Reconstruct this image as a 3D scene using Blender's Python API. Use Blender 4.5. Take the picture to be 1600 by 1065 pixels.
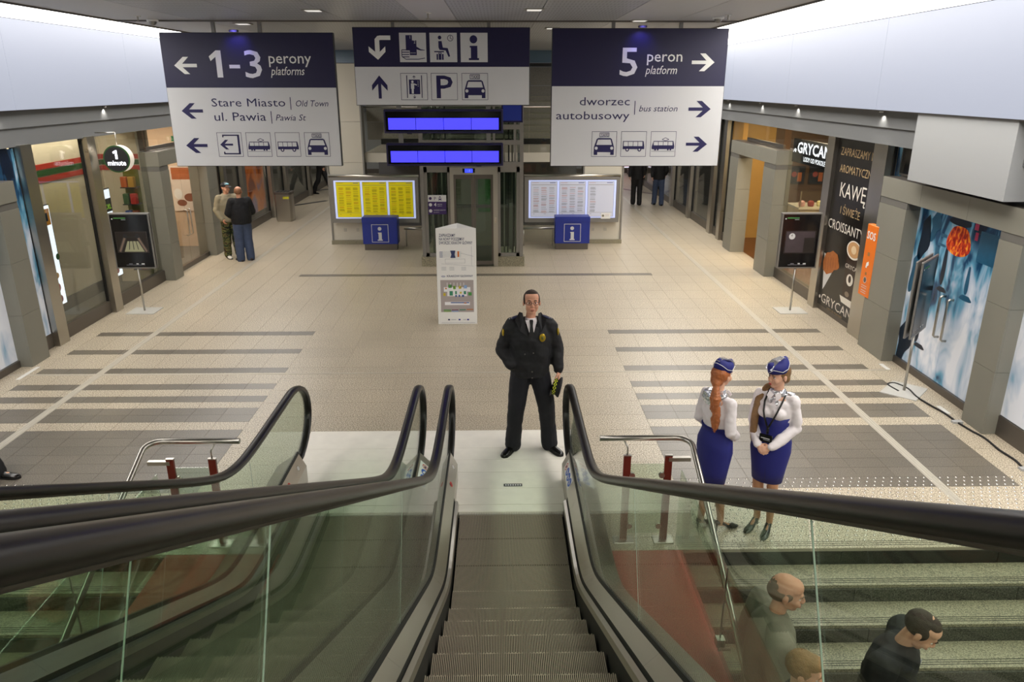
import bpy, bmesh, math, random
from mathutils import Vector, Matrix, Euler, noise
random.seed(7)
for _o in list(bpy.data.objects): bpy.data.objects.remove(_o)
SC = bpy.context.scene
COL = SC.collection
PI = math.pi
R = math.radians
# ------------------------------------------------------------------ camera, world, lights, exposure
cam_d = bpy.data.cameras.new('camera'); cam = bpy.data.objects.new('camera', cam_d); COL.objects.link(cam)
cam_d.sensor_width = 36.0; cam_d.lens = 36.0 * 1175 / 1600; cam_d.clip_start = 0.05; cam_d.clip_end = 200
cam.location = (0, 0, 3.9)
cam.rotation_euler = Euler((R(90 - 18.87), 0, R(-0.97)), 'XYZ')
SC.camera = cam
w = bpy.data.worlds.new('world'); SC.world = w; w.use_nodes = True
w.node_tree.nodes['Background'].inputs[0].default_value = (0.75, 0.8, 0.9, 1)
w.node_tree.nodes['Background'].inputs[1].default_value = 0.12
SC.view_settings.view_transform = 'Standard'
SC.view_settings.look = 'None'
SC.view_settings.gamma = 1
SC.view_settings.use_curve_mapping = False
SC.view_settings.exposure = 0.45
PANEL_L = 5.0       # radiance of the ceiling light panels
LUM_L = 0.34        # radiance of the backlit fascia
def area(name, loc, size, power, col=(1, 1, 1), rot=(0, 0, 0), sy=None):
    d = bpy.data.lights.new(name, 'AREA'); d.energy = power; d.color = col; d.size = size
    if sy: d.shape = 'RECTANGLE'; d.size_y = sy
    o = bpy.data.objects.new(name, d); COL.objects.link(o); o.location = loc; o.rotation_euler = rot
    return o
def spot(name, loc, tgt, power, col, ang=60, blend=.6, rad=.03):
    d = bpy.data.lights.new(name, 'SPOT'); d.energy = power; d.color = col; d.spot_size = R(ang); d.spot_blend = blend; d.shadow_soft_size = rad
    o = bpy.data.objects.new(name, d); COL.objects.link(o); o.location = loc
    o.rotation_euler = (Vector(tgt) - Vector(loc)).to_track_quat('-Z', 'Y').to_euler()
    return o
# ------------------------------------------------------------------ materials
MATS = {}
def nt(name):
    m = bpy.data.materials.new(name); m.use_nodes = True
    n = m.node_tree.nodes; b = n['Principled BSDF']
    return m, m.node_tree, n, b
def srgb(c):
    if isinstance(c, str): c = tuple(int(c[i:i + 2], 16) / 255 for i in (0, 2, 4))
    return tuple((v / 12.92 if v <= .04045 else ((v + .055) / 1.055) ** 2.4) for v in c) + (1,)
def mat(name, col, rough=.5, metal=0, spec=.5, emit=0, bump=0, bscale=60, var=0, vscale=3, trans=0, ecol=None, coat=0, sheen=0):
    if name in MATS: return MATS[name]
    m, t, n, b = nt(name)
    c = srgb(col)
    b.inputs['Base Color'].default_value = c
    b.inputs['Roughness'].default_value = rough
    b.inputs['Metallic'].default_value = metal
    b.inputs['Specular IOR Level'].default_value = spec
    if coat: b.inputs['Coat Weight'].default_value = coat
    if sheen: b.inputs['Sheen Weight'].default_value = sheen
    if emit:
        b.inputs['Emission Color'].default_value = srgb(ecol) if ecol else c
        b.inputs['Emission Strength'].default_value = emit
    tc = n.new('ShaderNodeTexCoord')
    if var:
        no = n.new('ShaderNodeTexNoise'); no.inputs['Scale'].default_value = vscale; no.inputs['Detail'].default_value = 4
        t.links.new(tc.outputs['Object'], no.inputs['Vector'])
        mx = n.new('ShaderNodeMix'); mx.data_type = 'RGBA'
        t.links.new(no.outputs['Fac'], mx.inputs['Factor'])
        mx.inputs['A'].default_value = tuple(max(0, v * (1 - var)) for v in c[:3]) + (1,)
        mx.inputs['B'].default_value = tuple(min(1, v * (1 + var)) for v in c[:3]) + (1,)
        t.links.new(mx.outputs['Result'], b.inputs['Base Color'])
    if bump:
        no = n.new('ShaderNodeTexNoise'); no.inputs['Scale'].default_value = bscale; no.inputs['Detail'].default_value = 3
        t.links.new(tc.outputs['Object'], no.inputs['Vector'])
        bp = n.new('ShaderNodeBump'); bp.inputs['Strength'].default_value = bump; bp.inputs['Distance'].default_value = .01
        t.links.new(no.outputs['Fac'], bp.inputs['Height']); t.links.new(bp.outputs['Normal'], b.inputs['Normal'])
    MATS[name] = m
    return m
def ramp(n, stops, interp='LINEAR'):
    r = n.new('ShaderNodeValToRGB'); r.color_ramp.interpolation = interp
    e = r.color_ramp.elements
    while len(e) < len(stops): e.new(.5)
    for i, (p, c) in enumerate(stops): e[i].position = p; e[i].color = srgb(c)
    return r
def granite(name, dark, mid, light, rough=.3, big=.12, scale=140):
    m, t, n, b = nt(name)
    tc = n.new('ShaderNodeTexCoord')
    geo = n.new('ShaderNodeNewGeometry')
    no = n.new('ShaderNodeTexNoise'); no.inputs['Scale'].default_value = scale; no.inputs['Detail'].default_value = 2; no.inputs['Roughness'].default_value = .7
    t.links.new(geo.outputs['Position'], no.inputs['Vector'])
    r = ramp(n, [(.36, dark), (.5, mid), (.64, light)])
    t.links.new(no.outputs['Fac'], r.inputs['Fac'])
    n2 = n.new('ShaderNodeTexNoise'); n2.inputs['Scale'].default_value = .9; n2.inputs['Detail'].default_value = 6
    t.links.new(geo.outputs['Position'], n2.inputs['Vector'])
    oi = n.new('ShaderNodeObjectInfo')
    mr = n.new('ShaderNodeMapRange'); mr.inputs['From Min'].default_value = .3; mr.inputs['From Max'].default_value = .7
    mr.inputs['To Min'].default_value = 1 - big; mr.inputs['To Max'].default_value = 1 + big
    t.links.new(n2.outputs['Fac'], mr.inputs['Value'])
    m3 = n.new('ShaderNodeMapRange'); m3.inputs['To Min'].default_value = 1 - big * .7; m3.inputs['To Max'].default_value = 1 + big * .7
    t.links.new(oi.outputs['Random'], m3.inputs['Value'])
    mu = n.new('ShaderNodeMath'); mu.operation = 'MULTIPLY'
    t.links.new(mr.outputs['Result'], mu.inputs[0]); t.links.new(m3.outputs['Result'], mu.inputs[1])
    vm = n.new('ShaderNodeVectorMath'); vm.operation = 'SCALE'
    t.links.new(r.outputs['Color'], vm.inputs[0]); t.links.new(mu.outputs[0], vm.inputs['Scale'])
    t.links.new(vm.outputs[0], b.inputs['Base Color'])
    b.inputs['Roughness'].default_value = rough
    MATS[name] = m
    return m
def glass(name, tint, refl=.9, rough=0.0):
    """thin architectural pane: tinted see-through plus a Fresnel reflection"""
    m, t, n, b = nt(name); n.remove(b)
    tr = n.new('ShaderNodeBsdfTransparent'); tr.inputs[0].default_value = srgb(tint)
    gl = n.new('ShaderNodeBsdfGlossy'); gl.inputs['Roughness'].default_value = rough; gl.inputs[0].default_value = (refl, refl, refl, 1)
    fr = n.new('ShaderNodeFresnel'); fr.inputs['IOR'].default_value = 1.45
    gm = n.new('ShaderNodeNewGeometry'); mr = n.new('ShaderNodeMapRange'); mr.inputs['To Min'].default_value = 1.45; mr.inputs['To Max'].default_value = 1 / 1.45
    t.links.new(gm.outputs['Backfacing'], mr.inputs['Value']); t.links.new(mr.outputs[0], fr.inputs['IOR'])
    mx = n.new('ShaderNodeMixShader')
    t.links.new(fr.outputs[0], mx.inputs[0]); t.links.new(tr.outputs[0], mx.inputs[1]); t.links.new(gl.outputs[0], mx.inputs[2])
    t.links.new(mx.outputs[0], n['Material Output'].inputs['Surface'])
    MATS[name] = m
    return m
def steel(name, col, rough, aniso_scale=(.5, .5, .5), amt=.06):
    m, t, n, b = nt(name)
    b.inputs['Base Color'].default_value = srgb(col); b.inputs['Metallic'].default_value = 1
    tc = n.new('ShaderNodeTexCoord'); mp = n.new('ShaderNodeMapping'); mp.inputs['Scale'].default_value = aniso_scale
    no = n.new('ShaderNodeTexNoise'); no.inputs['Scale'].default_value = 6; no.inputs['Detail'].default_value = 5
    t.links.new(tc.outputs['Object'], mp.inputs[0]); t.links.new(mp.outputs[0], no.inputs['Vector'])
    mr = n.new('ShaderNodeMapRange'); mr.inputs['To Min'].default_value = max(.02, rough - amt); mr.inputs['To Max'].default_value = rough + amt
    t.links.new(no.outputs['Fac'], mr.inputs['Value']); t.links.new(mr.outputs[0], b.inputs['Roughness'])
    MATS[name] = m
    return m
G_LIGHT = granite('light granite', '625a48', 'b5a792', 'e2d8c2', .36, .06, 75)
G_DARK = granite('dark granite', '4e4841', '6e675c', '8a8172', .34, .12, 110)
G_STEP = granite('step granite', '635e4f', '8f8973', 'ada58c', .45, .08, 80)
G_RISER = granite('shaded riser granite', '1c1c19', '45443b', '66645a', .5, .08, 80)  # darker copy of the step granite; the risers' shade is in the colour
G_BLACK = granite('polished black granite', '0e0e0e', '1a1a19', '2a2a28', .15, .05)
G_CLAD = granite('tan stone cladding', '6a6458', '8a8374', '9f988a', .5, .06, 90)
GROUT = mat('joint mortar', 'a79d8a', .8)
GREYBX = mat('bulkhead box plaster', '9c9ea0', .65)
STONE = mat('grey porcelain stone', '858379', .42, var=.06, vscale=2.5)
STONE_D = mat('dark grey stone band', '6c6a66', .42, var=.05)
STEEL = steel('brushed stainless steel', 'b9b5ad', .3)
STEEL_P = steel('polished stainless steel', 'c4c1ba', .14, amt=.06)
STEEL_DECK = steel('brushed deck steel', 'b8b4ac', .3, (.3, .3, .3), .05)
STEEL_MIR = steel('mirror steel', 'c8c2ba', .06, amt=.03)
PLATEP = mat('light grey painted plate', 'bdbbb5', .4)
STEEL_D = mat('bronze grey metal', '6f6963', .38, metal=.7)
ALU = steel('ribbed aluminium', '8f8c86', .42, amt=.08)
ALU_L = mat('worn landing aluminium', 'f0ebe0', .42, metal=.0, var=.1, vscale=6)
ALU_F = mat('grey anodised frame', '8d8a86', .4, metal=.5)
RUBBER = mat('black handrail rubber', '120f0c', .33, spec=.45)
BLACK = mat('black brush and seal', '0d0c0b', .6)
BLACKG = mat('black glossy surface', '0a0a0c', .12)
RED = mat('red painted floor', 'a8402f', .5, var=.08, vscale=5)
REDM = mat('dark red enamel', '6e2a1f', .35, metal=.3)
WHITE = mat('white print', 'f2f1ee', .5)
OFFW = mat('off white board', 'd8d8da', .45)
PALE = mat('pale beige panel', 'd2ccbe', .5, var=.02)
GREYW = mat('light grey plaster', 'a9abac', .7)
GREYB = mat('bulkhead grey plaster', '6c6e70', .65)
NAVY = mat('navy board enamel', '191440', .4)
NAVYP = mat('navy print', '1c1650', .45)
CHAR = mat('charcoal metal', '2a2a2e', .4)
BLUEI = mat('information blue', '1d3192', .35)
YEL = mat('yellow timetable paper', 'd8c800', .6, emit=.2)
PAPERW = mat('white timetable paper', 'c4c6d4', .6, emit=.22)
BACKLIT = mat('backlit board', 'b8c2f0', .6, emit=.5)
GREYT = mat('small grey print', '8a8470', .6)
GREYT2 = mat('small pink print', 'c99a98', .6)
GREYT3 = mat('small silver print', '9a9ca6', .6)
OLIVET = mat('small olive print', 'a89400', .6)
SCREEN = mat('blue led screen', '3c3cff', .4, emit=.85, ecol='4a44ff')
SCREEN2 = mat('small blue display', '3040ff', .4, emit=1.4, ecol='3040ff')
ORANGE = mat('orange panel', 'f07a1c', .4)
GLASS_E = glass('green tinted balustrade glass', 'eef6ee', .8)
GLASS_S = glass('shop glass', 'f4f6f4', .9)
GLASS_L = glass('lift glass', 'dde6e0', .9)
EDGE = mat('pale glass edge', 'a6b4aa', .2, emit=.0)
LUM = mat('backlit fascia sheet', '4a4e5a', .5, emit=LUM_L, ecol='e2e8fa')
LPAN = mat('ceiling light panel', 'ffffff', .5, emit=PANEL_L, ecol='fffaf2')
def perforated():
    m, t, n, b = nt('perforated ceiling metal')
    b.inputs['Roughness'].default_value = .4;     tc = n.new('ShaderNodeTexCoord'); mp = n.new('ShaderNodeMapping'); mp.inputs['Scale'].default_value = (22, 22, 22)
    t.links.new(tc.outputs['Object'], mp.inputs[0])
    vo = n.new('ShaderNodeTexVoronoi'); vo.inputs['Scale'].default_value = 1; vo.inputs['Randomness'].default_value = 0
    t.links.new(mp.outputs[0], vo.inputs['Vector'])
    lt = n.new('ShaderNodeMath'); lt.operation = 'LESS_THAN'; lt.inputs[1].default_value = .3
    t.links.new(vo.outputs['Distance'], lt.inputs[0])
    wv = n.new('ShaderNodeTexWave'); wv.bands_direction = 'Y'; wv.inputs['Scale'].default_value = 1.1
    t.links.new(tc.outputs['Object'], wv.inputs['Vector'])
    gt = n.new('ShaderNodeMath'); gt.operation = 'GREATER_THAN'; gt.inputs[1].default_value = .35
    t.links.new(wv.outputs['Fac'], gt.inputs[0])
    mu = n.new('ShaderNodeMath'); mu.operation = 'MULTIPLY'
    t.links.new(lt.outputs[0], mu.inputs[0]); t.links.new(gt.outputs[0], mu.inputs[1])
    mx = n.new('ShaderNodeMix'); mx.data_type = 'RGBA'
    mx.inputs['A'].default_value = srgb('a2a5aa'); mx.inputs['B'].default_value = srgb('5c5f64')
    t.links.new(mu.outputs[0], mx.inputs['Factor']); t.links.new(mx.outputs['Result'], b.inputs['Base Color'])
    return m
PERF = perforated()
CEILS = mat('smooth ceiling metal', 'b4b5b8', .45)
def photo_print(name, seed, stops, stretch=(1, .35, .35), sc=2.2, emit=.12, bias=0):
    """a motion blurred photograph printed on sheet: streaky blue and white"""
    m, t, n, b = nt(name)
    tc = n.new('ShaderNodeTexCoord'); mp = n.new('ShaderNodeMapping'); mp.inputs['Scale'].default_value = stretch
    mp.inputs['Location'].default_value = (seed * 3.1, seed * 1.7, seed)
    t.links.new(tc.outputs['Object'], mp.inputs[0])
    no = n.new('ShaderNodeTexNoise'); no.inputs['Scale'].default_value = sc; no.inputs['Detail'].default_value = 3; no.inputs['Distortion'].default_value = .6
    t.links.new(mp.outputs[0], no.inputs['Vector'])
    sp = n.new('ShaderNodeSeparateXYZ'); t.links.new(tc.outputs['Object'], sp.inputs[0])
    mr = n.new('ShaderNodeMapRange'); mr.inputs['From Min'].default_value = 0; mr.inputs['From Max'].default_value = 2.6
    mr.inputs['To Min'].default_value = .16 + bias; mr.inputs['To Max'].default_value = -.14 + bias
    t.links.new(sp.outputs['Z'], mr.inputs['Value'])
    ad = n.new('ShaderNodeMath'); ad.operation = 'ADD'
    t.links.new(no.outputs['Fac'], ad.inputs[0]); t.links.new(mr.outputs[0], ad.inputs[1])
    r = ramp(n, stops); t.links.new(ad.outputs[0], r.inputs['Fac'])
    t.links.new(r.outputs['Color'], b.inputs['Base Color'])
    b.inputs['Roughness'].default_value = .25
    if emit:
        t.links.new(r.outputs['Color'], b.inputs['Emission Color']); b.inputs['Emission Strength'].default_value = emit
    MATS[name] = m
    return m
BSTOPS = [(.3, '0c1a30'), (.4, '1e4668'), (.47, '5f9ab8'), (.55, 'aebfd2'), (.7, 'dfe2ea')]
PHOTO = photo_print('blurred blue street photograph', 2, BSTOPS, (1, 1.4, .6))
PHOTO2 = photo_print('pale blue street photograph', 5, BSTOPS, (1, 1.2, .5), 2.0, bias=.08)
PHOTO3 = photo_print('deep blue street photograph', 9, BSTOPS, (1, 2.2, .8), 1.8, bias=-.03)
PHOTO4 = photo_print('orange rust photograph', 4, [(.34, '3a3050'), (.44, '9a4a20'), (.5, 'd8702a'), (.6, 'e0884a'), (.72, '8a7898')], (1, 1, .7), 1.3)
# ------------------------------------------------------------------ mesh helpers
def link(o, parent=None, kind=None, label=None, cat=None, group=None):
    COL.objects.link(o)
    if parent is not None: o.parent = parent
    if kind: o['kind'] = kind
    if label: o['label'] = label
    if cat: o['category'] = cat
    if group: o['group'] = group
    return o
def thing(name, label, cat, loc=(0, 0, 0), rz=0, group=None):
    o = bpy.data.objects.new(name, None); o.empty_display_size = .1
    o.location = loc; o.rotation_euler = (0, 0, rz)
    return link(o, None, None, label, cat, group)
class MB:
    def __init__(s): s.v = []; s.f = []; s.m = []; s.mats = []; s.sm = []
    def mi(s, m):
        if m is None: return 0
        if m not in s.mats: s.mats.append(m)
        return s.mats.index(m)
    def add(s, vs, fs, m=None, smooth=False):
        k = len(s.v); s.v += [tuple(v) for v in vs]; i = s.mi(m)
        for f in fs: s.f.append(tuple(k + a for a in f)); s.m.append(i); s.sm.append(smooth)
        return s
    def box(s, x0, y0, z0, x1, y1, z1, m=None, nob=False):
        v = [(x, y, z) for z in (z0, z1) for y in (y0, y1) for x in (x0, x1)]
        f = [(0, 2, 3, 1), (4, 5, 7, 6), (0, 1, 5, 4), (2, 6, 7, 3), (0, 4, 6, 2), (1, 3, 7, 5)]
        if nob: f = f[1:]
        return s.add(v, f, m)
    def cbox(s, x0, y0, z0, x1, y1, z1, c=.01, m=None):
        """box with chamfered upright and top edges"""
        def ring(z, i):
            a, b, d, e = x0 + i, y0 + i, x1 - i, y1 - i
            return [(a + c, b, z), (d - c, b, z), (d, b + c, z), (d, e - c, z), (d - c, e, z), (a + c, e, z), (a, e - c, z), (a, b + c, z)]
        v = ring(z0, 0) + ring(z1 - c, 0) + ring(z1, c * .7)
        f = [tuple(range(7, -1, -1)), tuple(range(16, 24))]
        for k in (0, 8):
            for i in range(8):
                j = (i + 1) % 8; f.append((k + i, k + j, k + 8 + j, k + 8 + i))
        return s.add(v, f, m)
    def loft(s, rings, m=None, cap=True, smooth=True, closed=True):
        n = len(rings[0]); v = [p for r in rings for p in r]; f = []
        for k in range(len(rings) - 1):
            for i in range(n if closed else n - 1):
                j = (i + 1) % n
                f.append((k * n + i, k * n + j, (k + 1) * n + j, (k + 1) * n + i))
        if cap and closed:
            f.append(tuple(range(n - 1, -1, -1))); f.append(tuple((len(rings) - 1) * n + i for i in range(n)))
        return s.add(v, f, m, smooth)
    def tube(s, pts, r, n=10, m=None, cap=True, up=None, flat=1.0):
        pts = [Vector(p) for p in pts]; rs = r if isinstance(r, (list, tuple)) else [r] * len(pts)
        rings = []; prev = None
        for i, p in enumerate(pts):
            d = (pts[min(i + 1, len(pts) - 1)] - pts[max(i - 1, 0)]).normalized()
            if prev is None:
                a = Vector(up) if up else (Vector((0, 0, 1)) if abs(d.z) < .9 else Vector((1, 0, 0)))
            else: a = prev
            u = (a - d * a.dot(d)).normalized(); prev = u; w_ = d.cross(u)
            rings.append([tuple(p + u * math.cos(2 * PI * k / n) * rs[i] * flat + w_ * math.sin(2 * PI * k / n) * rs[i]) for k in range(n)])
        return s.loft(rings, m, cap)
    def cyl(s, x, y, z0, z1, r, n=16, m=None, r1=None):
        r1 = r if r1 is None else r1
        return s.loft([[(x + q * math.cos(2 * PI * k / n), y + q * math.sin(2 * PI * k / n), z) for k in range(n)] for z, q in ((z0, r), (z1, r1))], m)
    def ell(s, c, r, n=14, m=None, rot=None, k=None):
        k = k or max(6, n // 2)
        M = rot if rot is not None else Matrix.Identity(3); c = Vector(c)
        rings = []
        for i in range(1, k):
            a = PI * i / k
            rings.append([tuple(c + M @ Vector((r[0] * math.sin(a) * math.cos(2 * PI * j / n), r[1] * math.sin(a) * math.sin(2 * PI * j / n), -r[2] * math.cos(a)))) for j in range(n)])
        b = len(s.v); v = [p for q in rings for p in q]; f = []
        for q in range(len(rings) - 1):
            for i in range(n):
                j = (i + 1) % n; f.append((q * n + i, q * n + j, (q + 1) * n + j, (q + 1) * n + i))
        v += [tuple(c + M @ Vector((0, 0, -r[2]))), tuple(c + M @ Vector((0, 0, r[2])))]
        L = len(v)
        for i in range(n):
            j = (i + 1) % n; f.append((L - 2, j, i)); f.append((L - 1, (len(rings) - 1) * n + i, (len(rings) - 1) * n + j))
        return s.add(v, f, m, True)
    def cap(s, p, q, r0, r1=None, n=12, m=None):
        """closed tapered capsule"""
        r1 = r0 if r1 is None else r1
        p = Vector(p); q = Vector(q); d = (q - p); L = d.length; d = d.normalized() if L > 1e-6 else Vector((0, 0, 1))
        pts = []; rs = []
        for a in (-80, -50, -20): pts.append(p + d * r0 * math.sin(R(a))); rs.append(r0 * math.cos(R(a)))
        pts.append(p); rs.append(r0); pts.append(q); rs.append(r1)
        for a in (20, 50, 80): pts.append(q + d * r1 * math.sin(R(a))); rs.append(r1 * math.cos(R(a)))
        return s.tube(pts, rs, n, m)
    def mesh(s, name, default=None):
        me = bpy.data.meshes.new(name); me.from_pydata(s.v, [], s.f)
        ms = s.mats or ([default] if default else [])
        for m in ms: me.materials.append(m)
        if s.mats: me.polygons.foreach_set('material_index', s.m)
        me.polygons.foreach_set('use_smooth', s.sm)
        me.update()
        return me
    def obj(s, name, m=None, parent=None, kind=None, label=None, cat=None, group=None, loc=None, smooth_angle=None):
        o = bpy.data.objects.new(name, s.mesh(name, m))
        if loc: o.location = loc
        return link(o, parent, kind, label, cat, group)
def box(name, b, m, parent=None, **k): return MB().box(*b).obj(name, m, parent, **k)
def cbox(name, b, m, parent=None, c=.008, **k): return MB().cbox(*b, c=c).obj(name, m, parent, **k)
def clone(o, parent=None, loc=None, rz=None, label=None, group=None):
    c = o.copy(); COL.objects.link(c); c.parent = parent
    if loc is not None: c.location = loc
    if rz is not None: c.rotation_euler = (0, 0, rz)
    if label: c['label'] = label
    if group: c['group'] = group
    for ch in o.children: clone(ch, c)
    return c
# ------------------------------------------------------------------ flat print on a plane
_txt = {}
def text_mesh(s, bold=0, shear=0):
    k = (s, bold, shear)
    if k not in _txt:
        c = bpy.data.curves.new('t', 'FONT'); c.body = s; c.size = 1; c.shear = shear; c.offset = bold; c.resolution_u = 2; c.fill_mode = 'FRONT'
        o = bpy.data.objects.new('t', c); COL.objects.link(o)
        dg = bpy.context.evaluated_depsgraph_get(); me = o.evaluated_get(dg).to_mesh()
        _txt[k] = ([(v.co.x, v.co.y) for v in me.vertices], [tuple(p.vertices) for p in me.polygons])
        o.evaluated_get(dg).to_mesh_clear(); bpy.data.objects.remove(o); bpy.data.curves.remove(c)
    return _txt[k]
class Print:
    """draws on a rectangle: u to the reader's right 0..W, v down 0..H (metres)"""
    def __init__(s, origin, ux, uy, W=1, H=1, lift=.002, seg=28):
        s.o = Vector(origin); s.x = Vector(ux).normalized(); s.y = Vector(uy).normalized(); s.n = s.x.cross(s.y); s.mb = MB(); s.par = None; s.W = W; s.H = H; s.lift = lift; s.seg = seg
    def P(s, u, v, k=0): return s.o + s.x * (u * s.W) - s.y * (v * s.H) + s.n * (s.lift * (1 + k))
    def poly(s, pts, m, k=0): s.mb.add([s.P(u, v, k) for u, v in pts][::-1], [tuple(range(len(pts)))], m); return s
    def rect(s, a, b, c, d, m, k=0): return s.poly([(a, b), (c, b), (c, d), (a, d)], m, k)
    def frame(s, a, b, c, d, t, m, k=0):
        tu, tv = t / s.W, t / s.H
        s.rect(a, b, c, b + tv, m, k); s.rect(a, d - tv, c, d, m, k); s.rect(a, b + tv, a + tu, d - tv, m, k); s.rect(c - tu, b + tv, c, d - tv, m, k)
    def disc(s, u, v, r, m, k=0, rv=None):
        ru = r / s.W; rv = (rv or r) / s.H
        return s.poly([(u + ru * math.cos(2 * PI * i / s.seg), v + rv * math.sin(2 * PI * i / s.seg)) for i in range(s.seg)], m, k)
    def ringc(s, u, v, r, t, m, k=0):
        n = s.seg
        vs = [s.P(u + q * math.cos(2 * PI * i / n) / s.W, v + q * math.sin(2 * PI * i / n) / s.H, k) for q in (r, r - t) for i in range(n)]
        s.mb.add(vs, [(i, n + i, n + (i + 1) % n, (i + 1) % n) for i in range(n)], m)
    def line(s, a, b, c, d, t, m, k=0):
        p = Vector((a * s.W, b * s.H)); q = Vector((c * s.W, d * s.H)); e = (q - p).normalized(); e = Vector((-e.y, e.x)) * t / 2
        s.poly([((x.x) / s.W, (x.y) / s.H) for x in (p + e, q + e, q - e, p - e)], m, k)
    def piece(s, a, b, c, d):
        q = s.sub(a, b, c, d); q.mb = MB(); return q
    def text(s, t, u, v, cap, m, width=None, bold=0, shear=0, align='l', k=0, rot=0):
        """baseline at v, capital height cap in metres, width in metres"""
        vs, fs = text_mesh(t, bold, shear)
        if not vs: return
        x0 = min(a for a, b in vs); x1 = max(a for a, b in vs); sy = cap / .7
        sx = width / (x1 - x0) if width else sy
        w_ = (x1 - x0) * sx; off = {'l': 0, 'c': -w_ / 2, 'r': -w_}[align]
        cr, sr = math.cos(rot), math.sin(rot)
        base = s.P(u, v, k); out = []
        for a, b in vs:
            X = (a - x0) * sx + off; Y = b * sy
            out.append(base + s.x * (X * cr - Y * sr) + s.y * (X * sr + Y * cr))
        if s.par is not None: MB().add(out, fs, m).obj('lettering', None, s.par)
        else: s.mb.add(out, fs, m)
    def sub(s, a, b, c, d):
        q = Print(s.P(a, b, -1), s.x, s.y, s.W * (c - a), s.H * (d - b), s.lift, s.seg); q.mb = s.mb; return q
    def done(s, name, parent, **k): return s.mb.obj(name, None, parent, **k)
# ================================================================== FLOOR
YE = 5.676                                # edge of the floor, where both stairs start down
floor = MB().box(-9.4, 6.32, -.30, 8.6, 37, -.003).box(-9.4, YE, -.30, -2.26, 6.32, -.003).box(.84, YE, -.30, 8.6, 6.32, -.003).obj('floor', GROUT, kind='structure')
_slab = {}
def slab(name, x0, y0, x1, y1, m, z=0.0, g=.004, par=None):
    k = (name, round(x1 - x0, 3), round(y1 - y0, 3), m.name)
    if k not in _slab:
        a, b = (x1 - x0) / 2 - g / 2, (y1 - y0) / 2 - g / 2
        _slab[k] = MB().box(-a, -b, -.004, a, b, 0, nob=True).mesh(name, m)
    o = bpy.data.objects.new(name, _slab[k]); o.location = ((x0 + x1) / 2, (y0 + y1) / 2, z); link(o, par or floor)
    return o
XR0, XR1, XL0, XL1 = 1.80, 5.33, -6.60, -3.07
ROWS = [(8.20 - .21 * (i + 1), 8.20 - .21 * i) for i in range(7)] + [(8.42, 8.63), (8.63, 8.84), (9.03, 9.23), (9.46, 9.66), (10.07, 10.27), (10.88, 11.08), (11.76, 11.96)]
for (a, b) in ROWS:
    for X0 in (XR0, XL0):
        for i in range(9):
            wd = 3.53 / 9
            slab('dark_slab', X0 + wd * i, a, X0 + wd * (i + 1), b, G_DARK)
BANDS = [(8.20, 8.42), (8.84, 9.03), (9.23, 9.46), (9.66, 10.07), (10.27, 10.88), (11.08, 11.76)]
for (a, b) in BANDS:
    for X0 in (XR0, XL0):
        for i in range(9): slab('light_slab', X0 + 3.53 / 9 * i, a, X0 + 3.53 / 9 * (i + 1), b, G_LIGHT)
yy_ = [8.125, 8.55, 8.98, 9.41, 9.84, 10.27, 10.70, 11.12, 11.54, 11.96]
for a, b in zip(yy_, yy_[1:]):
    for i in range(6): slab('light_slab', XL1 + 4.87 / 6 * i, a, XL1 + 4.87 / 6 * (i + 1), b, G_LIGHT)
yn = [YE, 6.09, 6.50, 6.90, 7.31, 7.72, 8.125]
for a, b in zip(yn, yn[1:]):
    slab('light_slab', .83, a, XR0, b, G_LIGHT); slab('light_slab', XL1, a, -2.25, b, G_LIGHT)
yt = [YE, 6.03, 6.38, 6.73]
for a, b in zip(yt, yt[1:]):
    for X0 in (XR0, XL0):
        for i in range(6): slab('light_slab', X0 + 3.53 / 6 * i, a, X0 + 3.53 / 6 * (i + 1), b, G_LIGHT)
for i in range(10):
    a = YE + (11.96 - YE) / 10 * i; b = YE + (11.96 - YE) / 10 * (i + 1)
    slab('light_slab', XR1, a, 5.95, b, G_LIGHT); slab('light_slab', -7.2, a, XL0, b, G_LIGHT)
far = MB(); wd = .405; y = 11.96; r_ = 0
while y < 36.5:
    hgt = .63 if y < 15.7 or y > 15.9 else .18
    if abs(y - 15.74) < .05: hgt = .2
    x = -9.3
    while x < 8.5:
        far.box(x + .002, y + .002, -.004, x + wd - .002, y + hgt - .002, 0, nob=True); x += wd
    y += hgt; r_ += 1
far.obj('far_slabs', G_LIGHT, floor, kind='stuff')
slab('dark_slab', -4.3, 15.74, 3.3, 15.93, G_DARK, z=.002)
box('floor_base_strip', (-2.25, YE, -.10, .83, 6.32, -.06), G_RISER, floor)
# expansion joints: ribbed aluminium profiles
def jstrip(x0, y0, x1, y1, along):
    m = MB(); m.box(x0, y0, -.01, x1, y1, .003, nob=True)
    for t in (.18, .5, .82):
        if along == 'y':
            c = x0 + (x1 - x0) * t; m.box(c - .006, y0, .003, c + .006, y1, .006, nob=True)
        else:
            c = y0 + (y1 - y0) * t; m.box(x0, c - .003, .003, x1, c + .003, .005, nob=True)
    return m
JM = mat('pale joint profile', 'cbc4b6', .4, metal=.4)
for a, b in ((YE, 10.0), (10.05, 22), (22, 36)):
    jstrip(4.46, a, 4.565, b, 'y').obj('joint_profile', JM, floor); jstrip(-5.74, a, -5.635, b, 'y').obj('joint_profile', JM, floor)
jstrip(-6.95, 10.0, 5.6, 10.05, 'x').obj('joint_profile', JM, floor)
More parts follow.
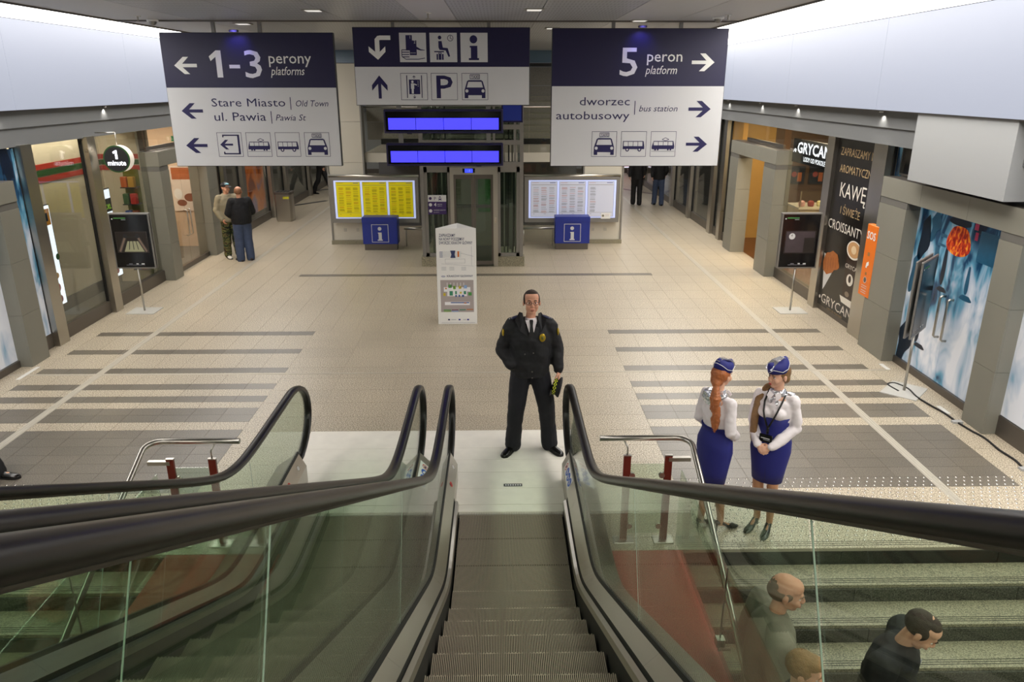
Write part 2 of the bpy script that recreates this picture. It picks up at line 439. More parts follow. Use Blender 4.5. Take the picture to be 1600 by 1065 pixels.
# tactile studs
def studs(x0, x1):
    m = MB(); r_ = 0; y = 5.80
    while y < 6.98:
        x = x0 + (r_ % 2) * .0425
        while x < x1:
            k = len(m.v); n = 6
            vs = [(x + q * math.cos(2 * PI * i / n), y + q * math.sin(2 * PI * i / n), z) for q, z in ((.0125, 0), (.008, .005)) for i in range(n)]
            m.add(vs, [(i, (i + 1) % n, n + (i + 1) % n, n + i) for i in range(n)] + [tuple(range(n, 2 * n))], None, True)
            x += .085
        y += .0745; r_ += 1
    return m
studs(1.84, 5.75).obj('tactile_studs', STEEL_MIR, floor, kind='stuff'); studs(-6.9, -3.1).obj('tactile_studs', STEEL_MIR, floor, kind='stuff')
# red painted slabs beside the escalators
for x0, x1 in ((.60, 1.60), (-2.93, -1.93)):
    o = box('trim_red_ledge', (x0, -5, -.25, x1, YE - .003, -.002), RED, kind='structure')
# ================================================================== STAIRS
def stairs(x0, x1, label):
    t = thing('staircase', label, 'staircase', ((x0 + x1) / 2, YE, -2.17), 0, 'stairs going down beside the escalators')
    n = 14; ox, oy, oz = (x0 + x1) / 2, YE, -2.17
    for k in range(1, n + 1):
        z = -.155 * k; ya = YE - .315 * k; yb = YE - .315 * (k - 1)
        tr = box('tread', (x0 - ox, ya - oy, z - .03 - oz, x1 - ox, yb - oy, z - oz), G_STEP, t)
        g = MB()
        for q in (.035, .06, .085): g.box(x0 - ox, ya + q - oy, z - oz, x1 - ox, ya + q + .005 - oy, z + .0015 - oz, nob=True)
        g.obj('grip_line', BLACK, tr)
        nseg = 3; wd = (x1 - x0) / nseg
        for i in range(nseg):
            box('riser_slab', (x0 + wd * i + .003 - ox, yb - .02 - oy, z - oz, x0 + wd * (i + 1) - .003 - ox, yb - oy - .001, z + .155 - .031 - oz), G_BLACK if k == 1 else G_RISER, t)
    e = MB()
    for q in (.04, .07, .10): e.box(x0, YE + q, 0, x1, YE + q + .005, .0015, nob=True)
    e.obj('grip_line', BLACK, floor)
stairs(1.605, 5.85, 'grey granite staircase with men on it, going down beside the hostesses')
stairs(-7.0, -2.935, 'empty grey granite staircase going down beyond the neighbouring escalator')
box('wall_lower', (1.55, -5, -2.6, 1.60, YE, -.25), GREYW, kind='structure')
box('wall_lower', (-2.93, -5, -2.6, -2.88, YE, -.25), GREYW, kind='structure')
box('wall_under_floor', (-7.3, YE + .001, -2.6, 6.2, YE + .05, -.31), G_RISER, kind='structure')
box('floor_lower', (-7.4, -14, -2.7, 6.2, YE, -2.34), G_LIGHT, kind='structure')
# ================================================================== CEILING
ZC = 4.78
ceil = box('ceiling', (-7.4, .5, ZC + .03, 6.3, 22.35, ZC + .2), GREYW, kind='structure')
xs = [-5.57, -4.39, -3.3, -2.22, -1.15, -.6, .55, 1.7, 2.6, 3.55]
sm = (0, 4, 7, 8)
ys = [1.0, 4.0, 7.0, 9.0, 12.0, 12.02, 15.0, 18.0, 22.3]
for j in range(len(ys) - 1):
    if ys[j + 1] - ys[j] < .1: continue
    for i in range(len(xs) - 1):
        g = .004
        box('ceiling_panel', (xs[i] + g, ys[j] + .006, ZC, xs[i + 1] - g, ys[j + 1] - .006, ZC + .025), CEILS if i in sm else PERF, ceil)
box('ceiling_joint', (-5.57, 11.97, ZC - .02, 3.55, 12.05, ZC + .0), STEEL_D, ceil)
# light panels and backlit fascias
yl = [.5, 3.2, 5.9, 8.6, 11.3, 14.0, 16.7, 19.4, 22.3]
XLF, XRF = -6.86, 5.46
for a, b in zip(yl, yl[1:]):
    box('light_panel', (3.58, a + .008, ZC - .004, XRF - .02, b - .008, ZC + .012), LPAN, ceil)
    box('light_panel', (XLF + .02, a + .008, ZC - .004, -5.6, b - .008, ZC + .012), LPAN, ceil)
for x0, x1 in ((3.545, 3.578), (-5.598, -5.565)): box('ceiling_edge_trim', (x0, .5, ZC - .02, x1, 22.3, ZC + .02), STEEL_D, ceil)
wr = box('wall_right', (6.15, 3.0, 3.05, 6.3, 36, 4.98), GREYB, kind='structure')
wl = box('wall_left', (-7.5, 3.0, 3.05, -7.35, 36, 4.98), GREYB, kind='structure')
yf = [3.2, 5.9, 8.05, 11.3, 14.9, 18.5, 22.3]
for a, b in zip(yf, yf[1:]):
    box('backlit_fascia', (XRF, a + .003, 3.545, XRF + .1, b - .003, ZC - .01), LUM, wr)
    box('backlit_fascia', (XLF - .1, a + .003, 3.545, XLF, b - .003, ZC - .01), LUM, wl)
box('bulkhead', (XRF + .015, 3.2, 3.53, 6.15, 22.3, 3.545), STEEL_D, wr); box('bulkhead', (-7.35, 3.2, 3.53, XLF - .015, 22.3, 3.545), STEEL_D, wl)
box('bulkhead', (5.60, 3.2, 3.30, 6.15, 36, 3.53), GREYB, wr); box('bulkhead', (5.63, 3.2, 3.06, 6.15, 36, 3.30), GREYB, wr)
box('bulkhead', (-7.35, 3.2, 3.30, -6.93, 36, 3.53), GREYB, wl); box('bulkhead', (-7.35, 3.2, 3.04, -6.95, 36, 3.30), GREYB, wl)
box('bulkhead_box', (5.50, 8.17, 2.68, 6.15, 10.2, 3.529), GREYBX, wr)
# the taller hall over the upper end of the escalators, behind the viewpoint
up = box('ceiling_upper', (-7.5, -14, 9.03, 6.3, .5, 9.2), GREYW, kind='structure')
box('wall_drop', (-7.5, .42, 4.99, 6.3, .5, 9.03), GREYW, kind='structure')
box('wall_side_upper', (-7.6, -14, -2.6, -7.4, 3.2, 9.03), GREYW, kind='structure'); box('wall_side_upper', (6.2, -14, -2.6, 6.4, 3.2, 9.03), GREYW, kind='structure')
for x0, x1 in ((5.86, 6.2), (-7.4, -7.0)):
    box('wall_stairwell', (x0, -14, -2.6, x1, YE, -.001), GREYW, kind='structure'); box('wall_upper_run', (x0, -14, 0, x1, 3.2, 4.98), GREYW, kind='structure')
box('wall_end_upper', (-7.5, -14.2, -2.6, 6.3, -14, 9.03), GREYW, kind='structure')
box('floor_upper_end', (-7.4, -14, 5.0, 6.2, -5.2, 5.3), G_LIGHT, kind='structure')
for i in range(4):
    for j in range(4): box('light_panel', (-6.6 + 3.1 * i, -13 + 3.3 * j, 9.0, -6.6 + 3.1 * i + 2.4, -13 + 3.3 * j + 2.4, 9.02), LPAN, up)  # unseen panels added overhead to brighten the steps, stairs and boards
for s_, x_, ys_ in ((1, 5.55, (11.3, 14.6, 16.6, 19.0)), (-1, -6.90, (10.9, 13.9, 16.9))):
    for y_ in ys_:
        f = MB().cyl(x_ - .0, y_, 3.505, 3.53, .03, 12).obj('recessed_lamp', CEILS, wr if s_ > 0 else wl)
        spot('scallop_light', (x_ + .0, y_, 3.50), (x_ + .04 * s_, y_, 3.1), 5, (1, .93, .82), 110, .8, .01)
# ================================================================== SHOP FRONTS
def panelled(name, par, s, xf, xb, y0, y1, z0, z1, seams_z, dark=()):
    """a pier or lintel faced with porcelain panels; s = +1 right wall, -1 left wall (faces the hall at x = xf)"""
    lo, hi = min(xf, xb), max(xf, xb)
    core = box(name, (lo + .012, y0 + .012, z0, hi - .012, y1 - .012, z1), STEEL_D, par)
    zs = [z0] + list(seams_z) + [z1]
    for i, (a, b) in enumerate(zip(zs, zs[1:])):
        m = STONE_D if i in dark else STONE
        yy2 = [y0, y1] if (y1 - y0) < 1.0 else [y0 + (y1 - y0) * k / 3 for k in range(4)]
        for c, d in zip(yy2, yy2[1:]):
            x0, x1 = (xf, xf + .02) if s > 0 else (xf - .02, xf)
            ins = .006 if i in dark else 0
            MB().box(x0 + (ins if s > 0 else 0), c + .002, a + .002, x1 - (0 if s > 0 else ins), d - .002, b - .002).obj('stone_panel', m, core)
        # the side that faces the camera, and the far side
        x0, x1 = (xf + .02, xb) if s > 0 else (xb, xf - .02)
        if z1 - z0 > 1 or True:
            box('stone_panel', (x0 + .001, y0, a + .002, x1, y0 + .014, b - .002), m, core)
            box('stone_panel', (x0 + .001, y1 - .014, a + .002, x1, y1, b - .002), m, core)
    return core
ZS = (.77, 1.52, 2.24)
def frame(par, s, xf, xb, ya, yb, yc, yd):
    """pier ya..yb, opening, pier yc..yd and the lintel over both"""
    panelled('pier', par, s, xf, xb, ya, yb, 0, 2.33, ZS, (3,)); panelled('pier', par, s, xf, xb, yc, yd, 0, 2.33, ZS, (3,))
    panelled('lintel', par, s, xf, xb, ya, yd, 2.332, 2.62, ())
frame(wr, 1, 5.66, 5.98, 7.93, 8.34, 10.39, 11.16)
frame(wr, 1, 5.64, 5.98, 15.57, 16.27, 18.06, 18.7)
frame(wl, -1, -6.80, -7.2, 7.93, 8.34, 10.36, 10.80)
frame(wl, -1, -6.78, -7.2, 15.45, 15.87, 17.9, 18.5)
def post(par, s, x, y0, y1, z1=3.06, d=.12):
    lo, hi = (x, x + d) if s > 0 else (x - d, x)
    o = box('post', (lo, y0, 0, hi, y1, z1), STEEL, par)
    e = .03
    box('post_seal', ((hi - .02) if s > 0 else lo - .02, y0 - e, 0, (hi + .02) if s > 0 else lo + .02, y1 + e, z1), BLACK, o)
for a, b in ((11.36, 11.78), (13.2, 13.48), (19.55, 19.80), (20.45, 20.75), (22.95, 23.2), (25.35, 25.6), (28, 28.3), (31, 31.3)): post(wr, 1, 5.76, a, b)
for a, b in ((11.27, 11.55), (13.12, 13.38), (19.3, 19.5), (20.7, 20.95), (23.25, 23.5), (24.9, 25.2), (28, 28.3), (31, 31.3)): post(wl, -1, -6.90, a, b)
NW = [0]
def window(s, y0, y1, z0=.22, z1=3.06, kick=STEEL_D, m=None, x=None):
    NW[0] += 1
    x = x if x is not None else (5.86 if s > 0 else -7.0)
    lo, hi = (x, x + .1) if s > 0 else (x - .1, x)
    o = box('window_%d' % NW[0], (lo - .01, y0, 0, hi + .01, y1, z0), kick, kind='structure')
    gx = x + .03 * s
    box('pane', (min(gx, gx + .012 * s), y0, z0, max(gx, gx + .012 * s), y1, z1), m or GLASS_S, o)
    return o
for a, b in ((13.48, 15.57), (18.7, 19.55), (19.8, 20.45), (20.75, 22.95), (23.2, 25.35), (25.6, 28), (28.3, 31), (31.3, 35)): window(1, a, b)
window(1, 11.16, 11.36, .22); window(1, 11.78, 13.2, .22)
window(1, 16.27, 18.06, 2.62, 3.06) if 0 else None
for a, b in ((11.55, 13.12), (13.38, 15.45), (18.5, 19.3), (19.5, 20.7), (20.95, 23.25), (23.5, 24.9), (25.2, 28), (28.3, 31), (31.3, 35)): window(-1, a, b)
window(-1, 10.8, 11.27)
for s, ya, yb in ((1, 16.27, 18.06), (-1, 15.87, 17.9)):
    x = 5.9 if s > 0 else -7.05
    for a, b in ((ya - .3, yb + .3),):
        NW[0] += 1
        o = box('window_%d' % NW[0], (min(x, x + .05 * s), a, 2.63, max(x, x + .05 * s), b, 2.70), STEEL_D, kind='structure')
        box('pane', (min(x, x + .01 * s), a, 2.70, max(x, x + .01 * s), b, 3.06), GLASS_S, o)
for s in (1, -1):      # glass above the near door frames
    x = 5.9 if s > 0 else -7.05
    NW[0] += 1
    o = box('window_%d' % NW[0], (min(x, x + .05 * s), 7.9, 2.63, max(x, x + .05 * s), 11.2, 2.66), STEEL_D, kind='structure')
    box('pane', (min(x, x + .01 * s), 7.9, 2.66, max(x, x + .01 * s), 11.2, 3.06), BLACKG, o)
# posters behind glass beside the near piers
def sheet(name, s, y0, y1, z0, z1, m, label, cat, x=None, kick=True, th=.01, group=None):
    x = x if x is not None else (5.84 if s > 0 else -6.98)
    o = MB().box(-.5 * th, -(y1 - y0) / 2, 0, .5 * th, (y1 - y0) / 2, z1 - z0).obj(name, m, None, None, label, cat, group)
    o.location = (x, (y0 + y1) / 2, z0)
    return o
sheet('window_poster', 1, 5.3, 7.93, .25, 2.6, PHOTO2, 'pale blue blurred street poster on the glass nearest the cable', 'poster')
box('wall_kick', (5.82, 3.2, 0, 6.15, 7.93, .24), STEEL_D, wr); box('wall_kick', (-7.35, 3.2, 0, -6.96, 7.93, .24), STEEL_D, wl)
box('wall_upper', (5.86, 3.2, .24, 6.15, 7.93, 3.06), GREYW, wr); box('wall_upper', (-7.35, 3.2, .24, -7.0, 7.93, 3.04), GREYW, wl)
sheet('window_poster', -1, 5.3, 7.93, .25, 2.6, PHOTO2, 'white blurred street poster on the glass nearest the walking shoe', 'poster')
sheet('window_poster', 1, 11.17, 11.35, .22, 3.04, PHOTO, 'narrow blue and white poster strip behind the orange SOS panel', 'poster', x=5.92)
sheet('window_poster', -1, 10.81, 11.25, .22, 3.02, PHOTO3, 'blue blurred poster between grey pier and steel post by the muffin shop', 'poster', x=-7.0)
# doors
def dbl_door(n, s, ya, yb, m, x, seam, handle_m=STEEL, see=False, z1=2.32):
    lo, hi = (x, x + .012) if s > 0 else (x - .012, x)
    o = box('door_%d' % n, (lo - .03, ya, 0, hi + .03, yb, .10), STEEL_D, kind='structure')
    for a, b, hy in ((ya, seam - .004, seam - .09), (seam + .004, yb, seam + .09)):
        lf = box('door_leaf', (lo, a, .105, hi, b, z1), m, o)
        h = MB(); xo = x - .07 * s
        pts = [(x - .005 * s, hy, .72)] + [(xo + .02 * s * (1 - math.cos(R(q))) if 0 else xo, hy, z) for q, z in ((0, .74),)] + [(xo, hy, 1.22), (x - .005 * s, hy, 1.24)]
        pts = [(x, hy, .70), (x - .05 * s, hy, .70), (xo, hy, .72), (xo, hy, 1.24), (x - .05 * s, hy, 1.26), (x, hy, 1.26)]
        h.tube(pts, .016, 10).obj('door_handle', handle_m, lf)
    return o
dbl_door(1, 1, 8.34, 10.39, PHOTO, 5.86, 9.35)
dbl_door(2, -1, 8.34, 10.36, PHOTO2, -7.0, 9.35)
dbl_door(3, -1, 15.87, 17.9, GLASS_S, -6.98, 16.88)
# orange bag, dark figures and blue box of the blurred photograph printed on the doors
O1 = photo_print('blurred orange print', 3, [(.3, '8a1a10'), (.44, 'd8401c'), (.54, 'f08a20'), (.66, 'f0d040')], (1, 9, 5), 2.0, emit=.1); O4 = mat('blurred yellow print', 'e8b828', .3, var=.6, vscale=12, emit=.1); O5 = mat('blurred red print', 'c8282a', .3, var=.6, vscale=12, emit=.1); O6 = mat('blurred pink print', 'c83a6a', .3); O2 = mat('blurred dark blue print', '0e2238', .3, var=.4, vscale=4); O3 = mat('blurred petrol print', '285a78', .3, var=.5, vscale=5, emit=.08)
P = Print((5.86, 10.39, 2.32), (0, -1, 0), (0, 0, 1), 2.05, 2.22, .001)
def blob2(P, cu, cv, ru, rv, m, k=0, wob=.15, n=26, ph=0):
    P.poly([(cu + ru * (1 + wob * math.sin(3 * a + ph)) * math.cos(a), cv + rv * (1 + wob * math.cos(2 * a + ph)) * math.sin(a)) for a in [2 * PI * i / n for i in range(n)]], m, k)
blob2(P, .49, .145, .125, .095, O1, 2, .10); pass
blob2(P, .47, .03, .11, .035, O2, 1); blob2(P, .385, .31, .022, .13, O2, 1, .1); blob2(P, .40, .45, .05, .018, O2, 1, .2); blob2(P, .65, .34, .018, .10, O3, 1, .2); blob2(P, .66, .44, .06, .02, O3, 1, .2)
blob2(P, .11, .19, .06, .15, O2, 1, .25, ph=1); blob2(P, .21, .10, .05, .08, O3, 1, .4, ph=2); blob2(P, .28, .28, .03, .09, O3, 1, .3); blob2(P, .06, .42, .05, .14, O3, 1, .3, ph=1)
blob2(P, .21, .73, .035, .13, O2, 1, .15); blob2(P, .27, .85, .06, .018, O2, 2, .2); blob2(P, .07, .88, .08, .13, O2, 1, .3, ph=2)
P.rect(.69, .05, .86, .22, O3, 1); P.rect(.60, .055, .615, .20, O3, 1); P.rect(.62, .02, .66, .055, O6, 1); P.rect(.64, .065, .67, .11, O6, 2); P.rect(.87, .22, .99, .24, O3, 1); P.rect(.86, .02, .87, .22, O3, 1); P.rect(.30, .13, .36, .15, O3, 1); P.rect(.28, .19, .36, .205, O3, 1)
bp = P.done('door_print', bpy.data.objects['door_1'])
# ================================================================== ESCALATORS
SL = .538
def prof(zf, yk, w_=.13):
    def f(y):
        q = (yk - y) / w_
        return zf + SL * w_ * (math.log1p(math.exp(q)) if q < 30 else q)
    return f
pr_rail = prof(1.0, 5.18, .2); pr_ridge = prof(.34, 4.90); pr_low = prof(.19, 5.02); pr_edge = prof(.19, 4.93); pr_skirt = prof(.10, 5.05); pr_step = prof(0, 5.15)
YTOP = -5.0
def ypath(y0, y1=YTOP, fine=.12):
    ys = []; y = y0
    while y > y1: ys.append(y); y -= fine if 3.9 < y < 6.2 else .6
    ys.append(y1); return ys
def strip(y0, sect, m=None, cap=False, y1=YTOP):
    """sect: list of (x, profile, dz)"""
    rings = [[(x, y, f(y) + dz) for x, f, dz in sect] for y in ypath(y0, y1)]
    return MB().loft(rings, m, cap=cap, closed=cap, smooth=False)
# a step: plate with cleats, shared by every copy
STEPM = mat('grooved step aluminium', 'b8aa98', .5, metal=.1); GROOVE = mat('dark step groove', '3a352e', .6)
sm_ = MB(); sm_.box(-.49, -.199, -.03, .49, .199, -.0105, GROOVE)
N = 96
for i in range(N):
    x = -.487 + .974 * (i + .5) / N
    sm_.box(x - .0024, -.1985 + (.006 if i % 2 else 0), -.0105, x + .0024, .1985 - (.006 if i % 2 else 0), 0, STEPM, nob=True)
sm_.box(-.49, .194, -.20, .49, .199, -.03, GROOVE)
STEP_MESH = sm_.mesh('step', STEPM)
def newel_points():
    pts = [(y, pr_rail(y)) for y in ypath(6.6)][::-1]
    c, z = 6.85, .62
    for a in range(84, -75, -13): pts.append((c + .62 * math.cos(R(a)), z + .38 * math.sin(R(a))))
    pts.append((6.93, .26)); return pts
NP = newel_points()
def rail_mesh(x):
    pts = [(x, y, z) for y, z in NP]; m = MB()
    n = len(pts); rings = []
    prof_ = [(-.041, .0), (-.036, .022), (-.018, .032), (.018, .032), (.036, .022), (.041, .0), (.036, -.014), (.02, -.018), (-.02, -.018), (-.036, -.014)]
    for i in range(n):
        a = Vector(pts[max(0, i - 1)]); b = Vector(pts[min(n - 1, i + 1)]); d = (b - a).normalized(); nn = Vector((1, 0, 0)).cross(d) * 1
        if i == 0: pass
        rings.append([tuple(Vector(pts[i]) + Vector((u, 0, 0)) + nn * v) for u, v in prof_])
    return m.loft(rings, RUBBER, cap=True, smooth=True)
def glass_panels(x, par):
    cuts = [-5.0, -2.6, -.55, 1.5, 3.55, 5.6, 7.4]; SH = lambda q: .345 if q < 4.5 else 0
    for a, b in zip(cuts, cuts[1:]):
        top = []; bot = []
        if b < 7:
            ys_ = [a + .004 + (b - a - .008) * i / 10 for i in range(11)]
            top = [(y, pr_rail(y) - .02) for y in ys_]; 
            yb_ = [a - SH(a) + .004 + (b - SH(b) - a + SH(a) - .008) * i / 10 for i in range(11)]; bot = [(y, pr_ridge(y) - .03) for y in yb_]
            outline = bot + top[::-1]
        else:
            outline = [(a + .004, pr_ridge(a) - .03)] + [(6.95, .30)] + [(y, z) for y, z in NP[::-1] if y > 6.6 or y > a + .01]
            c, z0 = 6.85, .62
            ring = [(c + .60 * math.cos(R(q)), z0 + .365 * math.sin(R(q))) for q in range(-60, 85, 12)]
            ys_ = [6.6, 6.2, 5.9, a + .004]
            outline = [(a + .004, pr_ridge(a) - .03), (6.9, .30)] + ring + [(y, pr_rail(y) - .015) for y in ys_]
        n = len(outline); m = MB()
        vs = [(x - .005, y, z) for y, z in outline] + [(x + .005, y, z) for y, z in outline]
        m.add(vs, [tuple(range(n))], GLASS_E); m.add(vs, [tuple(range(2 * n - 1, n - 1, -1))], GLASS_E)
        g = m.obj('glass_panel', None, par)
        e = MB()
        z0, z1 = pr_ridge(b) - .02, pr_rail(b) - .02
        if b < 7:
            yb = b - SH(b); z0 = pr_ridge(yb) - .02
            e.add([(x + dx, yy + dy, zz) for yy, zz in ((yb, z0), (b, z1)) for dx, dy in ((-.002, -.0015), (.002, -.0015), (.002, .002), (-.002, .002))], [(0, 1, 5, 4), (1, 2, 6, 5), (2, 3, 7, 6), (3, 0, 4, 7)], EDGE); e.obj('glass_edge', None, g)
def escalator(cx, label, ow_l, ow_r):
    t = thing('escalator', label, 'escalator', (cx, 6.3, 0), 0, 'escalators side by side')
    ox = 0; inv = Vector((0, -6.3, 0))
    def put(mb, name, parent=None, m=None):
        mb.v = [(a, b - 6.3, c) for a, b, c in mb.v] if parent is None or True else mb.v
        return mb.obj(name, m, parent or t)
    # steps
    y = 6.075; k = 0
    while y > -1.6:
        o = bpy.data.objects.new('step', STEP_MESH); nose = y + .2
        o.location = (0, y - 6.3, [0, 0, 0, .05][k] + .0 if k < 4 else (.20 if k == 4 else .20 + .2155 * (k - 4)))
        link(o, t); y -= .4005; k += 1
    # comb plate of five segments and landing planks
    for i in range(5):
        c = MB(); a = -.5 + .2 * i; c.box(a + .001, 6.33, -.02, a + .199, 6.45, .004)
        for j in range(20): c.box(a + .005 * 2 * j + .003, 6.285, -.012, a + .01 * j + .008, 6.33, .001)
        put(c, 'comb_segment', None, ALU_L)
    for side, ow in ((-1, ow_l), (1, ow_r)):
        s = side; X = lambda d: s * d
        put(strip(6.28, [(X(.503), pr_skirt, -.55), (X(.503), pr_skirt, -.0)]), 'skirt', None, BLACK)
        put(strip(6.30, [(X(.497), pr_skirt, -.012), (X(.503), pr_skirt, .03), (X(.528), pr_skirt, .045)]), 'skirt_guard', None, STEEL)
        put(strip(6.30, [(X(.528), pr_skirt, .045), (X(.532), pr_skirt, .028), (X(.540), pr_low, .0)]), 'deck_seal', None, BLACK)
        y0s = [6.93, 6.02, 4.75, 2.7, YTOP]
        for a, b in zip(y0s, y0s[1:]):
            put(strip(a - .001, [(X(.538), pr_low, 0), (X(.606), pr_ridge, -.012)], y1=b + .001), 'inner_deck', None, STEEL_DECK)
            put(strip(a - .001, [(X(.634), pr_ridge, -.012), (X(ow), pr_edge, -.0 if ow > .7 else .10)], y1=b + .001), 'outer_deck', None, STEEL_DECK)
        put(strip(6.93, [(X(.604), pr_ridge, -.014), (X(.611), pr_ridge, .012), (X(.629), pr_ridge, .012), (X(.636), pr_ridge, -.014)]), 'glazing_seal', None, BLACK)
        zi = .19; e = MB(); yF = 6.93
        zo = pr_edge(7) + (0 if ow > .7 else .10)
        pts = [(X(.538), yF, 0), (X(.538), yF, pr_low(7)), (X(.606), yF, .328), (X(.634), yF, .328), (X(ow), yF, zo), (X(ow), yF, 0)]
        e.add(pts, [tuple(range(6))], STEEL); put(e, 'newel_cap')
        put(MB().add([(X(.538), 6.93, 0), (X(.538), 6.27, 0), (X(.538), 6.27, pr_low(7)), (X(.538), 6.93, pr_low(7))], [(0, 1, 2, 3)], STEEL), 'newel_side')
        if ow > .7:
            m = MB(); ys_ = ypath(6.93); rings = [[(X(ow), y, pr_edge(y)), (X(ow), y, max(0.0, pr_edge(y) - 1.05))] for y in ys_]
            m.loft(rings, None, cap=False, closed=False, smooth=False); put(m, 'side_cladding', None, GREYW)
        hr = rail_mesh(X(.62)); put(hr, 'handrail')
        rc = MB(); 
        rings = [[(X(.62) - .012, y, z - .03), (X(.62) + .012, y, z - .03), (X(.62) + .012, y, z - .012), (X(.62) - .012, y, z - .012)] for y, z in [(y, pr_rail(y)) for y in ypath(6.6)]]
        put(rc.loft(rings, None), 'rail_track', None, STEEL_D)
        g0 = bpy.data.objects.new('glass_dummy', None)
        before = set(t.children)
        glass_panels(X(.62), t)
        for g in set(t.children) - before:
            for v in g.data.vertices: v.co.y -= 6.3
            for c in g.children:
                for v in c.data.vertices: v.co.y -= 6.3
    # truss underside
    rings = [[(-.82 if ow_l > .7 else -.68, y, max(-.2, pr_edge(y) - 1.05)), (.82 if ow_r > .7 else .68, y, max(-.2, pr_edge(y) - 1.05))] for y in ypath(6.3)]
    put(MB().loft(rings, None, cap=False, closed=False, smooth=False), 'truss_cover', None, BLACK)
    return t
E1 = escalator(.095, 'escalator running down in front of the uniformed guard, between two black handrails', .785, .835)
E2 = escalator(-1.455, 'neighbouring empty escalator seen through green tinted glass', .835, .765)
# warning stickers, emergency stop and call buttons on the newels
def on_deck(e, side, inner, ya, yb, da, db):
    """print surface on the sloping deck near the newel; u across, v towards the camera"""
    if inner: p0, p1 = (.538, .19), (.606, .328)
    else: p0, p1 = (.634, .328), ((.835 if (e is E1) == (side > 0) else .765), .19)
    def pt(d, y):
        q = (p0[0] + (p1[0] - p0[0]) * d, p0[1] + (p1[1] - p0[1]) * d); return Vector((side * q[0], y - 6.3, q[1]))
    a = pt(da, ya); b = pt(db, ya)
    if a.x > b.x: a, b = b, a
    ux = (b - a); W = ux.length; uy = Vector((0, 1, 0)); ux.normalize()
    nrm = ux.cross(uy)
    return Print(a + nrm * .001, ux, uy, W, ya - yb, .0012, 20)
SBLUE = mat('sticker blue', '2f62c8', .4); SRED = mat('sticker red', 'c8302a', .4); SRED2 = mat('stop button red', 'a01818', .4)
def sticker(e, side, inner):
    p = on_deck(e, side, inner, 6.80, 6.36, .12, .86)
    p.rect(0, 0, 1, 1, WHITE)
    r = min(p.W, .09) * .42
    for i, v in enumerate((.14, .38, .62, .86)):
        if i == 0:
            p.ringc(.5, v, r * 1.05, r * .25, SRED, 1); p.line(.25, v - .06, .75, v + .06, .006, SRED, 2); p.rect(.4, v - .04, .6, v + .04, NAVYP, 1)
        else:
            p.disc(.5, v, r * 1.1, SBLUE, 1, r * 1.35); p.rect(.44, v - .05, .54, v + .05, WHITE, 2); p.disc(.6, v - .03, r * .2, WHITE, 2); p.rect(.36, v + .0, .46, v + .06, WHITE, 2)
    p.done('warning_sticker', e, label='white sticker with red and blue pictograms')
for e, s, i in ((E1, 1, True), (E1, 1, False), (E2, 1, True), (E2, 1, False)): sticker(e, s, i)
for e, s, i in ((E1, -1, True), (E1, -1, False), (E2, -1, True)):
    p = on_deck(e, s, i, 6.80, 6.25, .1, .9)
    p.disc(.5, .10, .022, OFFW, 0, .03); p.ringc(.5, .10, .03, .004, GREYT, 1)
    p.done('maker_badge', e)
    p = on_deck(e, s, i, 6.80, 6.25, .1, .9); p.disc(.5, .72, .026, SRED, 0, .034); p.disc(.5, .72, .018, SRED2, 1, .025); p.done('stop_button', e)
# metal landing planks in front of the combs
lp = thing('landing_plate', 'worn silver metal landing plate of wide planks under the guard', 'landing plate', (-.71, 6.45, 0))
ysl = [6.452, 6.765, 7.10, 7.38, 7.66, 8.12]
for a, b in zip(ysl, ysl[1:]):
    MB().box(-1.53, a - 6.45 + .002, -.01, 1.53, b - 6.45 - .002, .006, nob=True).obj('plank', ALU_L, lp)
MB().box(-1.53, 6.325 - 6.45, -.01, 1.53, 0, .0025, nob=True).obj('comb_carrier', ALU_L, lp)
p = Print((.03, 6.85, .006), (1, 0, 0), (0, 1, 0), .19, .055, .001)
p.rect(0, 0, 1, 1, CHAR)
for i in range(7): p.rect(.08 + .13 * i, .25, .16 + .13 * i, .75, OFFW, 1)
o = p.done('name_plate', lp)
for v in o.data.vertices: v.co.x += .71; v.co.y -= 6.45
sc_ = MB()
for i in range(2):
    for j in range(10): sc_.cyl(-1.3 + 1.55 * i - .1 + .1 * j, -.085, .003, .0035, .004, 6)
sc_.obj('screw_heads', CHAR, lp, kind='stuff')
